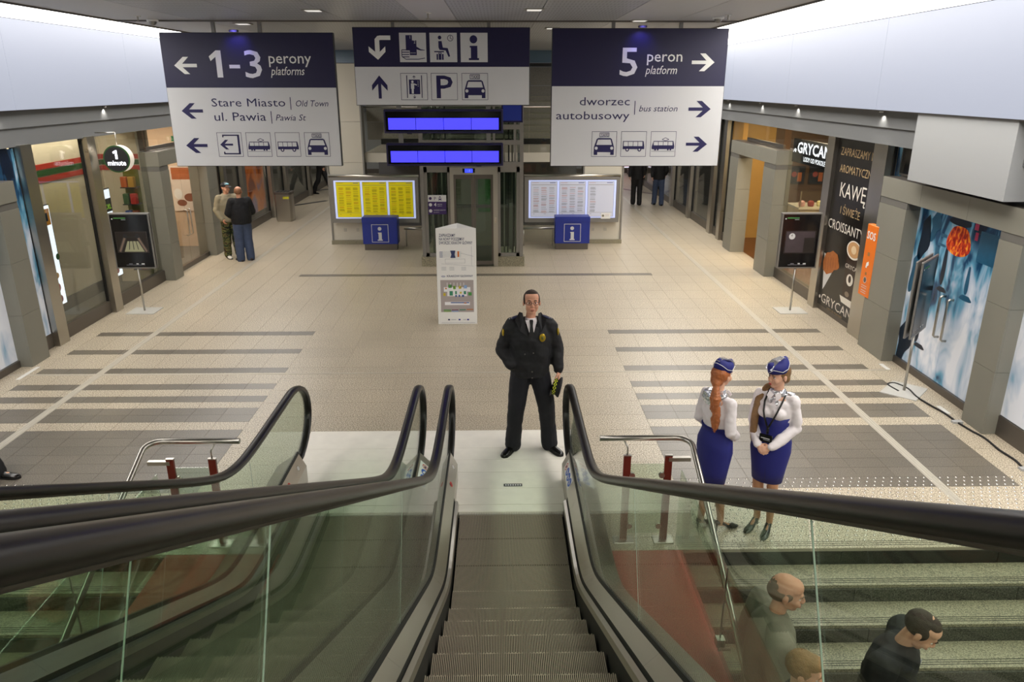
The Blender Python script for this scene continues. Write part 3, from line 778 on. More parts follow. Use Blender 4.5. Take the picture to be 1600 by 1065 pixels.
# ================================================================== STAIR HANDRAILS WITH GLASS
def balustrade(s, cx, label):
    """s=+1: right of the escalators"""
    t = thing('stair_balustrade', label, 'railing', (cx, 5.83, 0), 0, 'steel stair handrails beside the escalators')
    X = lambda x: s * x
    # local x from 0 (nearest post) outwards; posts at 0 and .36
    for i, px in enumerate((0.0, .36)):
        pst = MB().box(X(px) - .032, -.012, .012, X(px) + .032, .012, .85).obj('post', REDM, t)
        MB().box(X(px) - .034, -.016, .85, X(px) + .034, .016, .858).obj('post_cap', STEEL, pst)
        MB().cbox(X(px) - .09, -.06, .0, X(px) + .09, .06, .012, .004).obj('base_plate', STEEL, pst)
        for z in (.15, .66):
            q = X(px) + (.05 if (px == 0) == (s > 0) else -.05)
            c = MB(); c.add([(q + .026 * math.cos(a), yq, z + .026 * math.sin(a)) for yq in (-.014, .014) for a in [2 * PI * k / 14 for k in range(14)]], [tuple(range(13, -1, -1)), tuple(range(14, 28))] + [(k, (k + 1) % 14, 14 + (k + 1) % 14, 14 + k) for k in range(14)])
            c.obj('glass_clamp', STEEL, pst)
    MB().tube([(X(0), 0, .855), (X(0), 0, .93), (X(-.03), .03, .985)], .008, 8).obj('rail_bracket', STEEL, t)
    MB().box(min(X(.36), X(.55)), -.02, .80, max(X(.36), X(.55)), .02, .835).obj('rail_bracket', STEEL, t)
    # handrail tube: level piece, bend, then down along the stairs
    pts = [(X(-.24), .04, 1.0), (X(.40), .04, 1.0)]
    for a in range(0, 91, 15):
        f = R(a); pts.append((X(.42 + .12 * math.sin(f)), .04 - .12 * (1 - math.cos(f)), 1.0 - .02 * (a / 90) ** 2))
    x_ = .545
    for d in (.35, 1.0, 2.0, 3.2, 4.2): pts.append((X(x_), -.08 - d, .98 - d * .492))
    MB().tube(pts, .024, 14).obj('handrail', STEEL, t)
    # glass: one pane between the posts, one along the ledge
    g = MB().box(min(X(.02), X(.34)), -.005, .08, max(X(.02), X(.34)), .005, .77).obj('glass_panel', GLASS_E, t)
    for a, b in ((-.06, -1.45), (-1.46, -2.9)):
        MB().box(X(.465) - .005, b, .03, X(.465) + .005, a, .74).obj('glass_panel', GLASS_E, t)
        MB().box(X(.465) - .006, b, .03, X(.465) + .006, b + .006, .74).obj('glass_edge', STEEL, t)
    for y in (-1.45, -2.9):
        for z in (.12,):
            MB().box(X(.465) - .03, y - .03, z - .03, X(.465) + .03, y + .03, z + .03).obj('glass_clamp', STEEL, t)
        h = .98 - (-y - .08) * .492
        MB().tube([(X(.465), y, .05), (X(.545), y, .05 if h < .05 else .05)], .012, 8).obj('rail_bracket', STEEL, t)
    return t
balustrade(1, 1.10, 'bent steel stair handrail with two posts standing beside the two hostesses')
balustrade(-1, -2.48, 'bent steel stair handrail with two posts beyond the far escalator')
# ================================================================== PICTOGRAMS (drawn in a 0..1 box)
def pg_arrow(P, d, m, k=1):
    """arrow filling the box; d in l r u"""
    pts = [(0, .5), (.42, 0), (.66, 0), (.36, .40), (1, .40), (1, .60), (.36, .60), (.66, 1), (.42, 1)]
    if d == 'r': pts = [(1 - u, v) for u, v in pts]
    if d == 'u': pts = [(v, u) for u, v in pts]
    P.poly(pts, m, k)
def pg_taxi(P, m, bg, k=1):
    P.frame(.31, .05, .69, .22, .008, m, k); P.text('TAXI', .5, .19, P.H * .10, m, P.W * .28, .01, align='c', k=k)
    P.poly([(.2, .30), (.26, .26), (.74, .26), (.80, .30), (.88, .56), (.90, .62), (.90, .93), (.76, .93), (.76, .82), (.24, .82), (.24, .93), (.10, .93), (.10, .62), (.12, .56)], m, k)
    P.poly([(.25, .32), (.75, .32), (.81, .53), (.19, .53)], bg, k + 1)
    P.disc(.19, .66, P.W * .06, bg, k + 1); P.disc(.81, .66, P.W * .06, bg, k + 1)
def pg_bus(P, m, bg, k=1):
    P.poly([(.08, .38), (.89, .38), (.93, .60), (.93, .70), (.08, .70)], m, k)
    for i in range(4): P.rect(.11 + .19 * i, .41, .28 + .19 * i, .58, bg, k + 1)
    for u in (.26, .74): P.disc(u, .72, P.W * .075, m, k + 1); P.disc(u, .72, P.W * .035, bg, k + 2)
def pg_tram(P, m, bg, k=1):
    P.poly([(.12, .38), (.90, .38), (.95, .60), (.93, .70), (.06, .70), (.06, .60)], m, k)
    for i in range(4): P.rect(.13 + .19 * i, .41, .30 + .19 * i, .55, bg, k + 1)
    for u in (.2, .3, .7, .8): P.disc(u, .72, P.W * .035, m, k + 1)
    P.line(.45, .32, .58, .25, .008, m, k); P.line(.58, .25, .72, .32, .008, m, k); P.line(.45, .32, .58, .37, .008, m, k); P.line(.72, .32, .58, .37, .008, m, k)
    P.rect(.05, .78, .96, .79, m, k)
def pg_exit(P, m, bg, k=1):
    P.rect(.22, .09, .88, .14, m, k); P.rect(.82, .09, .90, .90, m, k); P.rect(.22, .85, .88, .90, m, k); P.rect(.22, .09, .27, .20, m, k); P.rect(.22, .79, .27, .90, m, k)
    q = P.sub(.10, .30, .62, .70); pg_arrow(q, 'l', m, k)
def pg_info(P, m, k=1):
    P.disc(.48, .22, P.W * .14, m, k)
    P.poly([(.34, .44), (.62, .44), (.62, .86), (.68, .86), (.68, .93), (.30, .93), (.30, .86), (.38, .86), (.38, .50), (.34, .50)], m, k)
def pg_tickets(P, m, bg, k=1):
    P.rect(.24, .08, .48, .60, m, k); P.text('1', .40, .2, P.H * .1, bg, k=k + 1); P.rect(.38, .26, .64, .76, m, k + 1); P.text('2', .54, .36, P.H * .1, bg, k=k + 2)
    for v in (.58, .66, .74, .82): P.line(.08, v, .36, v, .012, m, k); 
    P.poly([(.44, .42), (.66, .48), (.80, .56), (.94, .58), (.94, .60), (.78, .60), (.62, .56), (.44, .46)], m, k + 3)
    P.line(.22, .90, .70, .90, .010, m, k); P.line(.70, .90, .94, .86, .010, m, k); P.line(.08, .58, .08, .80, .01, m, k); P.line(.08, .80, .22, .90, .01, m, k)
    for i in range(5): P.rect(.41 + .042 * i, .67, .43 + .042 * i, .70, bg, k + 2)
def pg_wait(P, m, bg, k=1):
    P.disc(.37, .16, P.W * .065, m, k)
    P.poly([(.32, .28), (.44, .28), (.48, .50), (.66, .52), (.74, .80), (.68, .82), (.58, .60), (.36, .58), (.32, .50)], m, k)
    P.rect(.16, .62, .52, .66, m, k); P.rect(.24, .72, .50, .92, m, k); P.rect(.30, .72, .32, .92, bg, k + 1); P.rect(.42, .72, .44, .92, bg, k + 1); P.frame(.31, .67, .43, .73, .008, m, k)
    P.ringc(.76, .18, P.W * .11, .008, m, k); P.line(.76, .18, .76, .10, .008, m, k); P.line(.76, .18, .82, .22, .008, m, k)
def pg_lift(P, m, bg, k=1):
    P.rect(.22, .08, .25, .92, m, k); P.rect(.77, .08, .80, .92, m, k); P.rect(.31, .24, .72, .78, m, k)
    P.disc(.44, .32, P.W * .045, bg, k + 1); P.rect(.38, .38, .50, .58, bg, k + 1); P.rect(.40, .58, .48, .76, bg, k + 1); P.line(.49, .40, .60, .44, .016, bg, k + 1)
    for v in (.3, .36, .42, .48): P.disc(.65, v, .006, bg, k + 1)
    q = P.sub(.45, .09, .56, .20); pg_arrow(q, 'u', m, k)
    P.line(.505, .82, .505, .92, .008, m, k); P.line(.46, .87, .505, .93, .008, m, k); P.line(.55, .87, .505, .93, .008, m, k)
def boxed(P, a, b, c, d, fn, *args, fill=None, framem=None):
    q = P.piece(a, b, c, d)
    if fill: q.rect(0, 0, 1, 1, fill, 0)
    if framem: q.frame(0, 0, 1, 1, .006, framem, 0)
    fn(q, *args)
    q.done('pictogram', P.par)
# ================================================================== HANGING DIRECTION BOARDS
def board(name_label, x0, x1, z0, z1, zsplit, rods, y=12.0):
    t = thing('hanging_sign', name_label, 'sign', ((x0 + x1) / 2, y + .05, z0), 0, 'navy and white direction boards hanging from the ceiling')
    cx = (x0 + x1) / 2
    MB().cbox(x0 - cx, -.05, 0, x1 - cx, .05, z1 - z0, .006).obj('board_frame', CHAR, t)
    box('white_field', (x0 - cx + .008, -.055, .008, x1 - cx - .008, -.049, zsplit - z0), OFFW, t)
    box('navy_field', (x0 - cx + .008, -.055, zsplit - z0, x1 - cx - .008, -.049, z1 - z0 - .008), NAVY, t)
    for r in rods: box('hanger', (r - cx - .025, -.025, z1 - z0, r - cx + .025, .025, 4.79 - z0), ALU_F, t)
    P = Print((x0 - cx, -.055, z1 - z0), (1, 0, 0), (0, 0, 1), x1 - x0, z1 - z0, .0015)
    P.par = t
    return t, P
def arrow(P, a, b, c, d, dr, m):
    q = P.piece(a, b, c, d); pg_arrow(q, dr, m); q.done('arrow', P.par)
t, P = board('hanging board with 1-3 perony beside the muffin shop', -4.99, -2.44, 2.69, 4.615, 3.845, (-4.2, -3.52))
arrow(P, .066, .175, .197, .30, 'l', WHITE)
P.poly([(.272, .172), (.315, .128), (.343, .128), (.343, .325), (.310, .325), (.310, .175), (.280, .205)], WHITE); P.rect(.385, .232, .447, .258, WHITE); P.text('3', .475, .325, .385, WHITE, .25, .006)
P.text('perony', .617, .222, .155, WHITE, .63, .004); P.text('platforms', .622, .307, .12, WHITE, .505, 0, .25)
arrow(P, .073, .515, .199, .632, 'l', NAVYP); P.text('Stare Miasto', .255, .54, .118, NAVYP, 1.11, .0); P.rect(.719, .47, .7235, .565, NAVYP); P.text('Old Town', .752, .54, .09, NAVYP, .49, 0, .25)
P.text('ul. Pawia', .262, .648, .125, NAVYP, .78, 0); P.rect(.598, .575, .6025, .67, NAVYP); P.text('Pawia St', .625, .647, .09, NAVYP, .46, 0, .25)
arrow(P, .072, .78, .20, .895, 'l', NAVYP)
boxed(P, .262, .737, .41, .925, pg_exit, NAVYP, OFFW, framem=NAVYP); boxed(P, .435, .737, .583, .925, pg_tram, NAVYP, OFFW, framem=NAVYP)
boxed(P, .61, .737, .757, .925, pg_bus, NAVYP, OFFW, framem=NAVYP); boxed(P, .785, .737, .935, .925, pg_taxi, NAVYP, OFFW, framem=NAVYP)
P.done('marks', t) if P.mb.v else None
t, P = board('hanging board with 5 peron, above the black poster stand', .80, 3.43, 2.68, 4.68, 3.865, (1.71, 2.72))
P.text('5', .389, .332, .40, WHITE, .265, .006); P.text('peron', .543, .232, .155, WHITE, .53, .004); P.text('platform', .536, .32, .12, WHITE, .48, 0, .25)
arrow(P, .80, .175, .93, .30, 'r', WHITE)
P.text('dworzec', .165, .545, .12, NAVYP, .765, 0); P.text('autobusowy', .03, .648, .12, NAVYP, 1.125, 0); P.rect(.4845, .513, .489, .614, NAVYP); P.text('bus station', .512, .59, .09, NAVYP, .59, 0, .25)
arrow(P, .80, .513, .93, .633, 'r', NAVYP); arrow(P, .80, .777, .925, .89, 'r', NAVYP)
boxed(P, .242, .737, .39, .927, pg_taxi, NAVYP, OFFW, framem=NAVYP); boxed(P, .415, .737, .565, .927, pg_bus, NAVYP, OFFW, framem=NAVYP); boxed(P, .59, .737, .74, .927, pg_tram, NAVYP, OFFW, framem=NAVYP)
P.done('marks', t) if P.mb.v else None
t, P = board('wide hanging board of pictograms above the blue screens', -2.155, .47, 3.59, 4.69, 4.14, (-1.56, -.14))
q = P.piece(0, 0, 1, 1); q.poly([(.213, .105), (.213, .16), (.155, .16), (.150, .165), (.150, .31), (.182, .24), (.182, .31), (.138, .41), (.088, .31), (.088, .24), (.124, .31), (.124, .15), (.14, .11), (.155, .105)], WHITE, 1); q.done('arrow', t)
boxed(P, .262, .07, .413, .44, pg_tickets, NAVYP, OFFW, fill=OFFW); boxed(P, .433, .07, .587, .44, pg_wait, NAVYP, OFFW, fill=OFFW); boxed(P, .607, .07, .76, .44, pg_info, NAVYP, fill=OFFW)
arrow(P, .095, .61, .183, .91, 'u', NAVYP)
boxed(P, .26, .58, .413, .93, pg_lift, NAVYP, OFFW, framem=NAVYP)
q = P.piece(.434, .58, .585, .93); q.frame(0, 0, 1, 1, .006, NAVYP, 0); q.text('P', .2, .92, q.H * .84, NAVYP, q.W * .62, .01); q.done('pictogram', t)
boxed(P, .61, .58, .76, .93, pg_taxi, NAVYP, OFFW, framem=NAVYP)
P.done('marks', t) if P.mb.v else None
# blue departure displays hanging below the middle board
for i, (x0, x1, z0, z1, lab) in enumerate(((-1.76, .067, 3.18, 3.53, 'upper navy departure display with four blank blue screens'), (-1.745, .066, 2.69, 3.03, 'lower navy departure display with four blank blue screens'))):
    cx = (x0 + x1) / 2
    t = thing('departure_display', lab, 'display', (cx, 12.06, z0), 0, 'blue departure displays under the middle board')
    W = x1 - x0; H = z1 - z0
    MB().cbox(-W / 2, -.06, 0, W / 2, .12, H, .012).obj('housing', NAVY, t)
    box('front_glass', (-W / 2 + .03, -.064, .03, W / 2 - .03, -.0595, H - .03), BLACKG, t)
    for k in range(4):
        a = -W / 2 + .065 + (W - .13) / 4 * k
        box('screen', (a + .004, -.068, .055, a + (W - .13) / 4 - .004, -.0642, .225), SCREEN, t)
    for sx in (-.5, .5):
        box('hanger', (sx * W * .75 - .035, -.0, H, sx * W * .75 + .035, .05, H + (.06 if i == 0 else .15)), ALU_F, t)
        box('sensor', (sx * W * .58 - .04, -.03, -.015, sx * W * .58 + .04, .03, 0), CHAR, t)
t = thing('departure_display', 'small dark display half hidden behind the upper row of blue screens', 'display', (.25, 14.6, 3.22))
MB().cbox(-.20, -.05, 0, .20, .08, .42, .01).obj('housing', NAVY, t); box('screen', (-.17, -.054, .03, .17, -.05, .39), mat('dim blue screen', '1c2a70', .3, emit=.25), t); box('hanger', (-.02, 0, .42, .02, .04, 1.56), ALU_F, t)
# little blue lamps on top of two boards
for x, y in ((-3.86, 11.93), (2.12, 11.93)):
    t = thing('sign_lamp', 'small blue lamp lighting the top of the %s board' % ('1-3 perony' if x < 0 else '5 peron'), 'lamp', (x, y, 4.615 if x < 0 else 4.68), 0, 'lamps on the boards')
    MB().cbox(-.06, -.06, 0, .06, .02, .03, .005).obj('housing', CHAR, t)
    spot('blue_sign_light', (x, y - .14, 4.66 if x < 0 else 4.72), (x, 11.99, 4.42), 6, (.22, .18, 1), 95, 1)
# ceiling fittings
for i, (x, y, lab) in enumerate(((-3.93, 12.6, 'recessed square downlight above the 1-3 perony board'), (-2.33, 10.35, 'recessed square downlight nearest the left light panel'), (.45, 10.2, 'recessed square downlight above the middle board'), (2.07, 11.9, 'recessed square downlight above the 5 peron board'), (.9, 13.5, 'recessed square downlight behind the middle board'))):
    t = thing('downlight', lab, 'downlight', (x, y, ZC), 0, 'square ceiling downlights')
    box('rim', (-.12, -.12, -.012, .12, .12, 0), STEEL, t); box('lens', (-.09, -.09, -.016, .09, .09, -.011), mat('downlight lens', 'e8e4dc', .2, emit=.6), t)
def dome(x, y, lab, nm='smoke_detector'):
    t = thing(nm, lab, 'detector', (x, y, ZC), 0)
    MB().cyl(0, 0, -.03, 0, .08, 18).obj('base', WHITE, t); m = MB(); m.ell((0, 0, -.035), (.055, .055, .05), 14); m.obj('sensor', ALU_F, t)
dome(-4.98, 11.83, 'round white smoke detector by the light panel above the 1-3 perony board'); dome(3.05, 11.26, 'round white smoke detector by the light panel above the 5 peron board')
for x, y, lab in ((-.92, 10.73, 'small sprinkler head in the middle ceiling strip'), (-4.95, 11.29, 'small sprinkler head beside the smoke detector nearest the muffin shop'), (3.1, 10.95, 'small sprinkler head beside the smoke detector nearest the ice cream cafe')):
    t = thing('sprinkler', lab, 'sprinkler', (x, y, ZC), 0)
    MB().cyl(0, 0, -.008, 0, .045, 14).obj('escutcheon', WHITE, t); MB().cyl(0, 0, -.06, -.008, .012, 8).obj('body', STEEL, t); MB().cyl(0, 0, -.075, -.068, .028, 10).obj('deflector', STEEL, t)
# ================================================================== LIFT
GRN = mat('green reflection print', '2f5a34', .3); LD = mat('dark lift shaft', '33352f', .6)
t = thing('glass_lift', 'grey framed glass passenger lift with steel doors in the middle of the hall', 'lift', (-.60, 16.65, 0))
LX = -.60
def lb(name, x0, y0, z0, x1, y1, z1, m, par=None): return box(name, (x0 - LX, y0, z0, x1 - LX, y1, z1), m, par or t)
xl, xr = -1.72, .53
D = 2.3
for x0 in (xl, xr - .08):
    for y0 in (0, D - .08): lb('corner_post', x0, y0, .22, x0 + .08, y0 + .08, 4.78, ALU_F)
for z in (2.20, 2.66, 2.98, 3.45, 4.2):
    lb('cross_beam', xl + .08, 0, z, xr - .08, .08, z + .10, ALU_F); lb('side_beam', xl, .08, z, xl + .08, D - .08, z + .1, ALU_F); lb('side_beam', xr - .08, .08, z, xr, D - .08, z + .1, ALU_F)
for z0, z1 in ((2.76, 2.98), (3.08, 3.45), (3.55, 4.2), (4.3, 4.78)):
    fr_ = MB(); fr_.box(xl + .10 - LX, .02, z0 + .0, xr - .10 - LX, .03, z1)
    fr_.obj('upper_pane', GLASS_L, t)
for x in (-.35, .10):
    for z0, z1 in ((2.30, 2.66), (2.76, 2.98), (3.08, 3.45)): lb('mullion', x + .22, .01, z0, x + .27, .06, z1, ALU_F)
for a, b in ((xl + .08, -1.06), (-.04, xr - .08)):
    lb('side_light_frame', a, .02, .22, a + .07, .07, 2.20, ALU_F); lb('side_light_frame', b - .07, .02, .22, b, .07, 2.20, ALU_F); lb('side_light_frame', a, .02, 2.08, b, .07, 2.20, ALU_F); lb('side_light_frame', a, .02, .22, b, .07, .30, ALU_F)
    lb('side_pane', a + .07, .04, .30, b - .07, .05, 2.08, GLASS_L)
lb('plinth', xl - .03, -.03, 0, -1.03, .25, .22, G_STEP); lb('plinth', -.07, -.03, 0, xr + .03, .25, .22, G_STEP)
for x0 in (xl, xr - .09): lb('side_pane', x0 + .04, .1, .25, x0 + .05, D - .1, 4.7, GLASS_L)
# door surround and leaves
lb('door_jamb', -1.07, -.06, 0, -.99, .10, 2.20, STEEL); lb('door_jamb', -.13, -.06, 0, -.03, .10, 2.20, STEEL); lb('door_head', -.99, -.06, 2.04, -.13, .10, 2.20, STEEL)
for a, b, m in ((-.99, -.57, GLASS_L), (-.56, -.13, GLASS_L)):
    lf = lb('lift_door', a, .0, .03, a + .045, .04, 2.04, STEEL_D); 
    lb('door_rail', b - .045, .0, .03, b, .04, 2.04, STEEL_D, lf); lb('door_rail', a + .045, .0, 1.94, b - .045, .04, 2.04, STEEL_D, lf); lb('door_rail', a + .045, .0, .03, b - .045, .04, .12, STEEL_D, lf)
    lb('door_pane', a + .045, .015, .12, b - .045, .022, 1.94, m, lf)
lb('door_sill', -.99, -.08, 0, -.13, .1, .012, STEEL)
box('floor_indicator', (-.19, -.075, 2.08, .08, -.061, 2.17), BLACKG, t)
P = Print((-.14, -.076, 2.165), (1, 0, 0), (0, 0, 1), .17, .08, .001); P.rect(0, 0, 1, 1, SCREEN2); P.text('-1', .5, .8, .05, WHITE, align='c', k=1); P.done('indicator_digits', t)
box('call_button', (.50, -.075, 1.0, .54, -.061, 1.12), STEEL_MIR, t)
# shaft equipment: car, rails, cables and a landing beam inside
lb('lift_car', -1.05, .30, -.02, .0, D - .2, .05, STEEL_D); lb('lift_car_wall', -1.05, D - .25, .05, .0, D - .2, 2.1, G_CLAD)
P = Print((-.60 - LX + .02, .06, 1.86), (1, 0, 0), (0, 0, 1), .40, 1.2, .001)
for x in (-1.52, -1.40, -1.30, .10, .28, .36):
    lb('guide_rail', x, .5, 0, x + .03, .54, 4.7, STEEL if int(x * 10) % 2 else STEEL_D)
for x, q in ((-1.46, .7), (-1.22, .9), (.2, .4), (.33, .8)): MB().tube([(x - LX, q, 4.7), (x - LX + .02, q, 2.0), (x - LX - .01, q, .05)], .015, 6).obj('cable', BLACK, t)
for z in (1.0, 1.9, 2.75, 3.6): lb('shaft_beam', xl + .1, D - .3, z, xr - .1, D - .2, z + .08, STEEL_D)
m = MB(); m.box(.22 - LX, .42, .3, .30 - LX, .46, 1.35); m.obj('control_box', ALU_F, t)
GREENB = mat('green foliage poster', '3c7a3c', .5, var=.6, vscale=14)
lb('green_panel', -.52, D - .28, .9, -.22, D - .255, 1.95, GREENB)
lb('shaft_back', xl + .1, D - .12, 0, xr - .1, D - .1, 2.1, LD)
# direction plate on the lift glass
s_ = thing('lift_sign', 'small white and purple plate with 4 and car symbols stuck on lift glass', 'sign', (-1.36, 16.62, 1.18))
PURP = mat('purple plate', '37205e', .4)
box('plate', (-.20, -.012, 0, .20, 0, .42), PURP, s_)
P = Print((-.20, -.012, .42), (1, 0, 0), (0, 0, 1), .40, .42, .001)
P.rect(0, 0, 1, .34, OFFW); P.disc(.13, .17, .032, PURP, 1); P.text('P', .34, .26, .07, PURP, k=1); q = P.sub(.56, .05, .76, .30); pg_taxi(q, PURP, OFFW)
P.disc(.13, .5, .036, OFFW, 1); P.text('4', .32, .58, .075, OFFW, bold=.02, k=1); P.text('peron', .52, .50, .03, OFFW, k=1); P.text('platform', .52, .58, .02, OFFW, k=1)
P.disc(.13, .82, .036, OFFW, 1); P.text('DWORZEC KRAKÓW', .30, .81, .025, OFFW, .26, k=1); P.text('bus station', .30, .91, .02, OFFW, .12, k=1)
P.done('lettering', s_)
# ================================================================== NOTICE BOARDS, INFORMATION BOXES, BACK WALLS
def notice(x0, x1, paper, lab, last_short=False):
    cx = (x0 + x1) / 2; W = x1 - x0
    t = thing('notice_board', lab, 'notice board', (cx, 19.1, .58), 0, 'backlit timetable boards behind the lift')
    MB().cbox(-W / 2, -.10, 0, W / 2, .08, 1.17, .02).obj('cabinet', ALU_F, t)
    m = MB(); m.tube([(-W / 2, -.06, 1.15), (W / 2, -.06, 1.15)], .045, 12); m.obj('top_rail', STEEL, t)
    box('backlit_sheet', (-W / 2 + .12, -.104, .11, W / 2 - .10, -.099, 1.05), BACKLIT, t)
    u0, u1 = -W / 2 + .17, W / 2 - .15; pw = (u1 - u0 - .10) / 3
    for k in range(3):
        a = u0 + k * (pw + .05)
        pg = box('timetable', (a, -.112, .14, a + pw, -.105, 1.02), paper, t)
        P = Print((a, -.112, 1.02), (1, 0, 0), (0, 0, 1), pw, .88, .001)
        c = OLIVET if paper is YEL else GREYT3; c2 = mat('amber print', 'cc9000', .6) if paper is YEL else GREYT2
        P.rect(.04, .09, .96, .10, GREYT, 0); P.rect(.72, .03, .94, .045, BLUEI, 0); P.rect(.05, .03, .3, .04, c2, 0)
        cols = 3 if not (last_short and k == 2) else 1
        rr = random.Random(k + int(x0 * 7))
        for q in range(cols):
            v = .16
            while v < .84:
                h = rr.choice((.03, .05, .08)); cc = c2 if rr.random() < .3 else c
                n = max(1, int(h / .012))
                for i in range(n): P.rect(.10 + .30 * q, v + .012 * i, .10 + .30 * q + rr.uniform(.17, .22), v + .012 * i + .006, cc, 0)
                v += h + .02
        P.rect(.04, .87, .96, .875, GREYT, 0); P.rect(.1, .91, .16, .92, c, 0); P.rect(.5, .91, .58, .92, c, 0)
        P.frame(0, 0, 1, 1, .008, GREYT3, 0)
        P.done('timetable_print', pg)
    return t
notice(-4.23, -2.0, YEL, 'backlit notice board with three yellow timetables')
nb = notice(.62, 3.03, PAPERW, 'backlit notice board with three white timetables', True)
P = Print((.62 - 1.825 + 1.95, -.12, .24), (1, 0, 0), (0, 0, 1), .24, .15, .001); P.rect(0, 0, 1, 1, WHITE); P.disc(.22, .5, .03, GREYT, 1); P.rect(.45, .3, .85, .34, GREYT2, 1); P.rect(.45, .5, .85, .54, GREYT3, 1); P.done('corner_note', nb)
def infobox(cx, lab):
    t = thing('information_box', lab, 'information stand', (cx, 18.45, 0), 0, 'blue information boxes under the boards')
    box('base', (-.40, -.02, 0, .40, .22, .17), STEEL_D, t)
    MB().cbox(-.43, -.06, .16, .43, .30, .82, .012).obj('casing', BLUEI, t)
    box('top_flap', (-.43, -.075, .70, .43, -.055, .815), BLUEI, t)
    P = Print((-.43, -.062, .70), (1, 0, 0), (0, 0, 1), .86, .54, .0015)
    P.frame(.26, .10, .74, .92, .012, OFFW, 0); q = P.sub(.31, .13, .69, .90); pg_info(q, OFFW); P.done('pictogram', t)
infobox(-2.93, 'blue information box with white i under the yellow timetables'); infobox(1.80, 'blue information box with white i under the white timetables')
# wall stubs behind the boards
def stub(x0, x1, xt0, xt1, lab):
    o = box('wall_back', (x0, 19.22, .10, x1, 19.5, 2.05), PALE, kind='structure')
    box('plinth', (x0 - .02, 19.15, 0, x1 + .02, 19.55, .10), G_STEP, o)
    box('wall_panel', (xt0, 19.21, 2.053, xt1, 19.5, 3.02), PALE, o); box('wall_panel', (xt0, 19.21, 3.026, xt1, 19.5, 4.36), PALE, o)
    for s in (x0, x1 - .02): box('edge_profile', (s - .01, 19.19, .1, s + .03, 19.52, 2.05 if not (xt0 <= s + .02 and s < xt1) else 4.36), ALU_F, o)
    xs_ = x0 + (.30 if x0 < 0 else .25)
    for k in (0, .32): box('socket', (xs_ + k, 19.205, .32, xs_ + k + .07, 19.22, .40), STEEL, o)
stub(-4.28, -3.36, -4.28, -3.36, ''); stub(2.12, 3.13, 2.12, 3.13, '')
box('wall_back', (-4.28, 19.25, 2.05, -3.38, 19.5, 2.10), ALU_F, kind='structure')
# upper landing beyond the lift with glass parapet, steps and stone wall
o = box('floor_upper', (-3.36, 19.35, 2.06, 2.12, 24.6, 2.25), PALE, kind='structure')
box('edge_trim', (-3.36, 19.33, 2.04, 2.12, 19.35, 2.27), PALE, o)
box('landing_slab', (-3.36, 19.5, 2.251, 2.12, 22.2, 2.262), G_LIGHT, o)
bg = thing('glass_parapet', 'glass parapet with steel top rail on the upper landing behind the lift', 'railing', (-.6, 19.45, 2.26))
for i in range(4):
    box('glass_panel', (-2.72 + 1.36 * i + .01, 0, 0, -2.72 + 1.36 * (i + 1) - .01, .012, 1.08), GLASS_S, bg)
MB().tube([(-2.74, .006, 1.1), (2.7, .006, 1.1)], .022, 8).obj('top_rail', STEEL, bg)
st = thing('upper_staircase', 'granite steps rising behind the glass parapet beyond the lift', 'staircase', (-.6, 22.2, 2.26))
box('bottom_riser', (-2.76, 0, 0, 2.72, .02, .16), G_BLACK, st)
for k in range(8):
    box('tread', (-2.76, .02 + .34 * k, .16 * k, 2.72, .36 + .34 * k, .16 * (k + 1)), G_STEP, st)
    box('riser_slab', (-2.75, .012 + .34 * k, .16 * k + .03, 2.71, .0201 + .34 * k, .16 * (k + 1) - .03), G_CLAD, st)
w3 = box('wall_stone', (-7.5, 25.0, 2.0, 6.3, 25.2, 4.5), GREYW, kind='structure') if 0 else box('wall_stone', (-4.2, 25.0, 2.0, 3.1, 25.2, 4.52), GREYW, kind='structure')
for i in range(7):
    for j in range(4): box('stone_panel', (-4.2 + 1.04 * i + .004, 24.98, 2.2 + .55 * j + .004, -4.2 + 1.04 * (i + 1) - .004, 25.0, 2.2 + .55 * (j + 1) - .004), G_CLAD, w3)
box('wall_under', (-3.4, 21.8, 0, 2.2, 21.9, 2.04), mat('dark grey plaster', '5f5f60', .7), kind='structure')
o = box('beam', (-7.4, 22.36, 4.36, 6.3, 22.6, 4.45), BLACK, kind='structure'); o.name = 'trim_1'
CLER = glass('clerestory glass', '7f95a6', 1)
box('window_clerestory', (-7.4, 22.4, 4.46, 6.3, 22.45, 4.95), mat('blue grey clerestory panel', '5b7080', .2), kind='structure')
GLB = box('glass_screen', (-2.0, 19.3, .02, -1.75, 19.31, 2.0), GLASS_S); GLB['label'] = 'glass screen joining the yellow timetable wall to the lift'; GLB['category'] = 'glass screen'
GLB = box('glass_screen', (.56, 19.3, .02, 2.1, 19.31, 2.0), GLASS_S); GLB['label'] = 'glass screen behind the white timetable board beside the lift'; GLB['category'] = 'glass screen'
for x0, x1, lab in ((-2.4, -1.72, 'steel barrier rail between yellow timetable board and lift'), (.56, 1.40, 'steel barrier rail between lift and white timetable board')):
    tt = thing('barrier_rail', lab, 'rail', ((x0 + x1) / 2, 18.9, 0)); h = (x1 - x0) / 2
    MB().tube([(-h, 0, .45), (h, 0, .45)], .03, 10).obj('rail', STEEL, tt)
    for sx in (-h + .05, h - .05): MB().cyl(sx, 0, 0, .44, .015, 8).obj('foot', STEEL, tt)
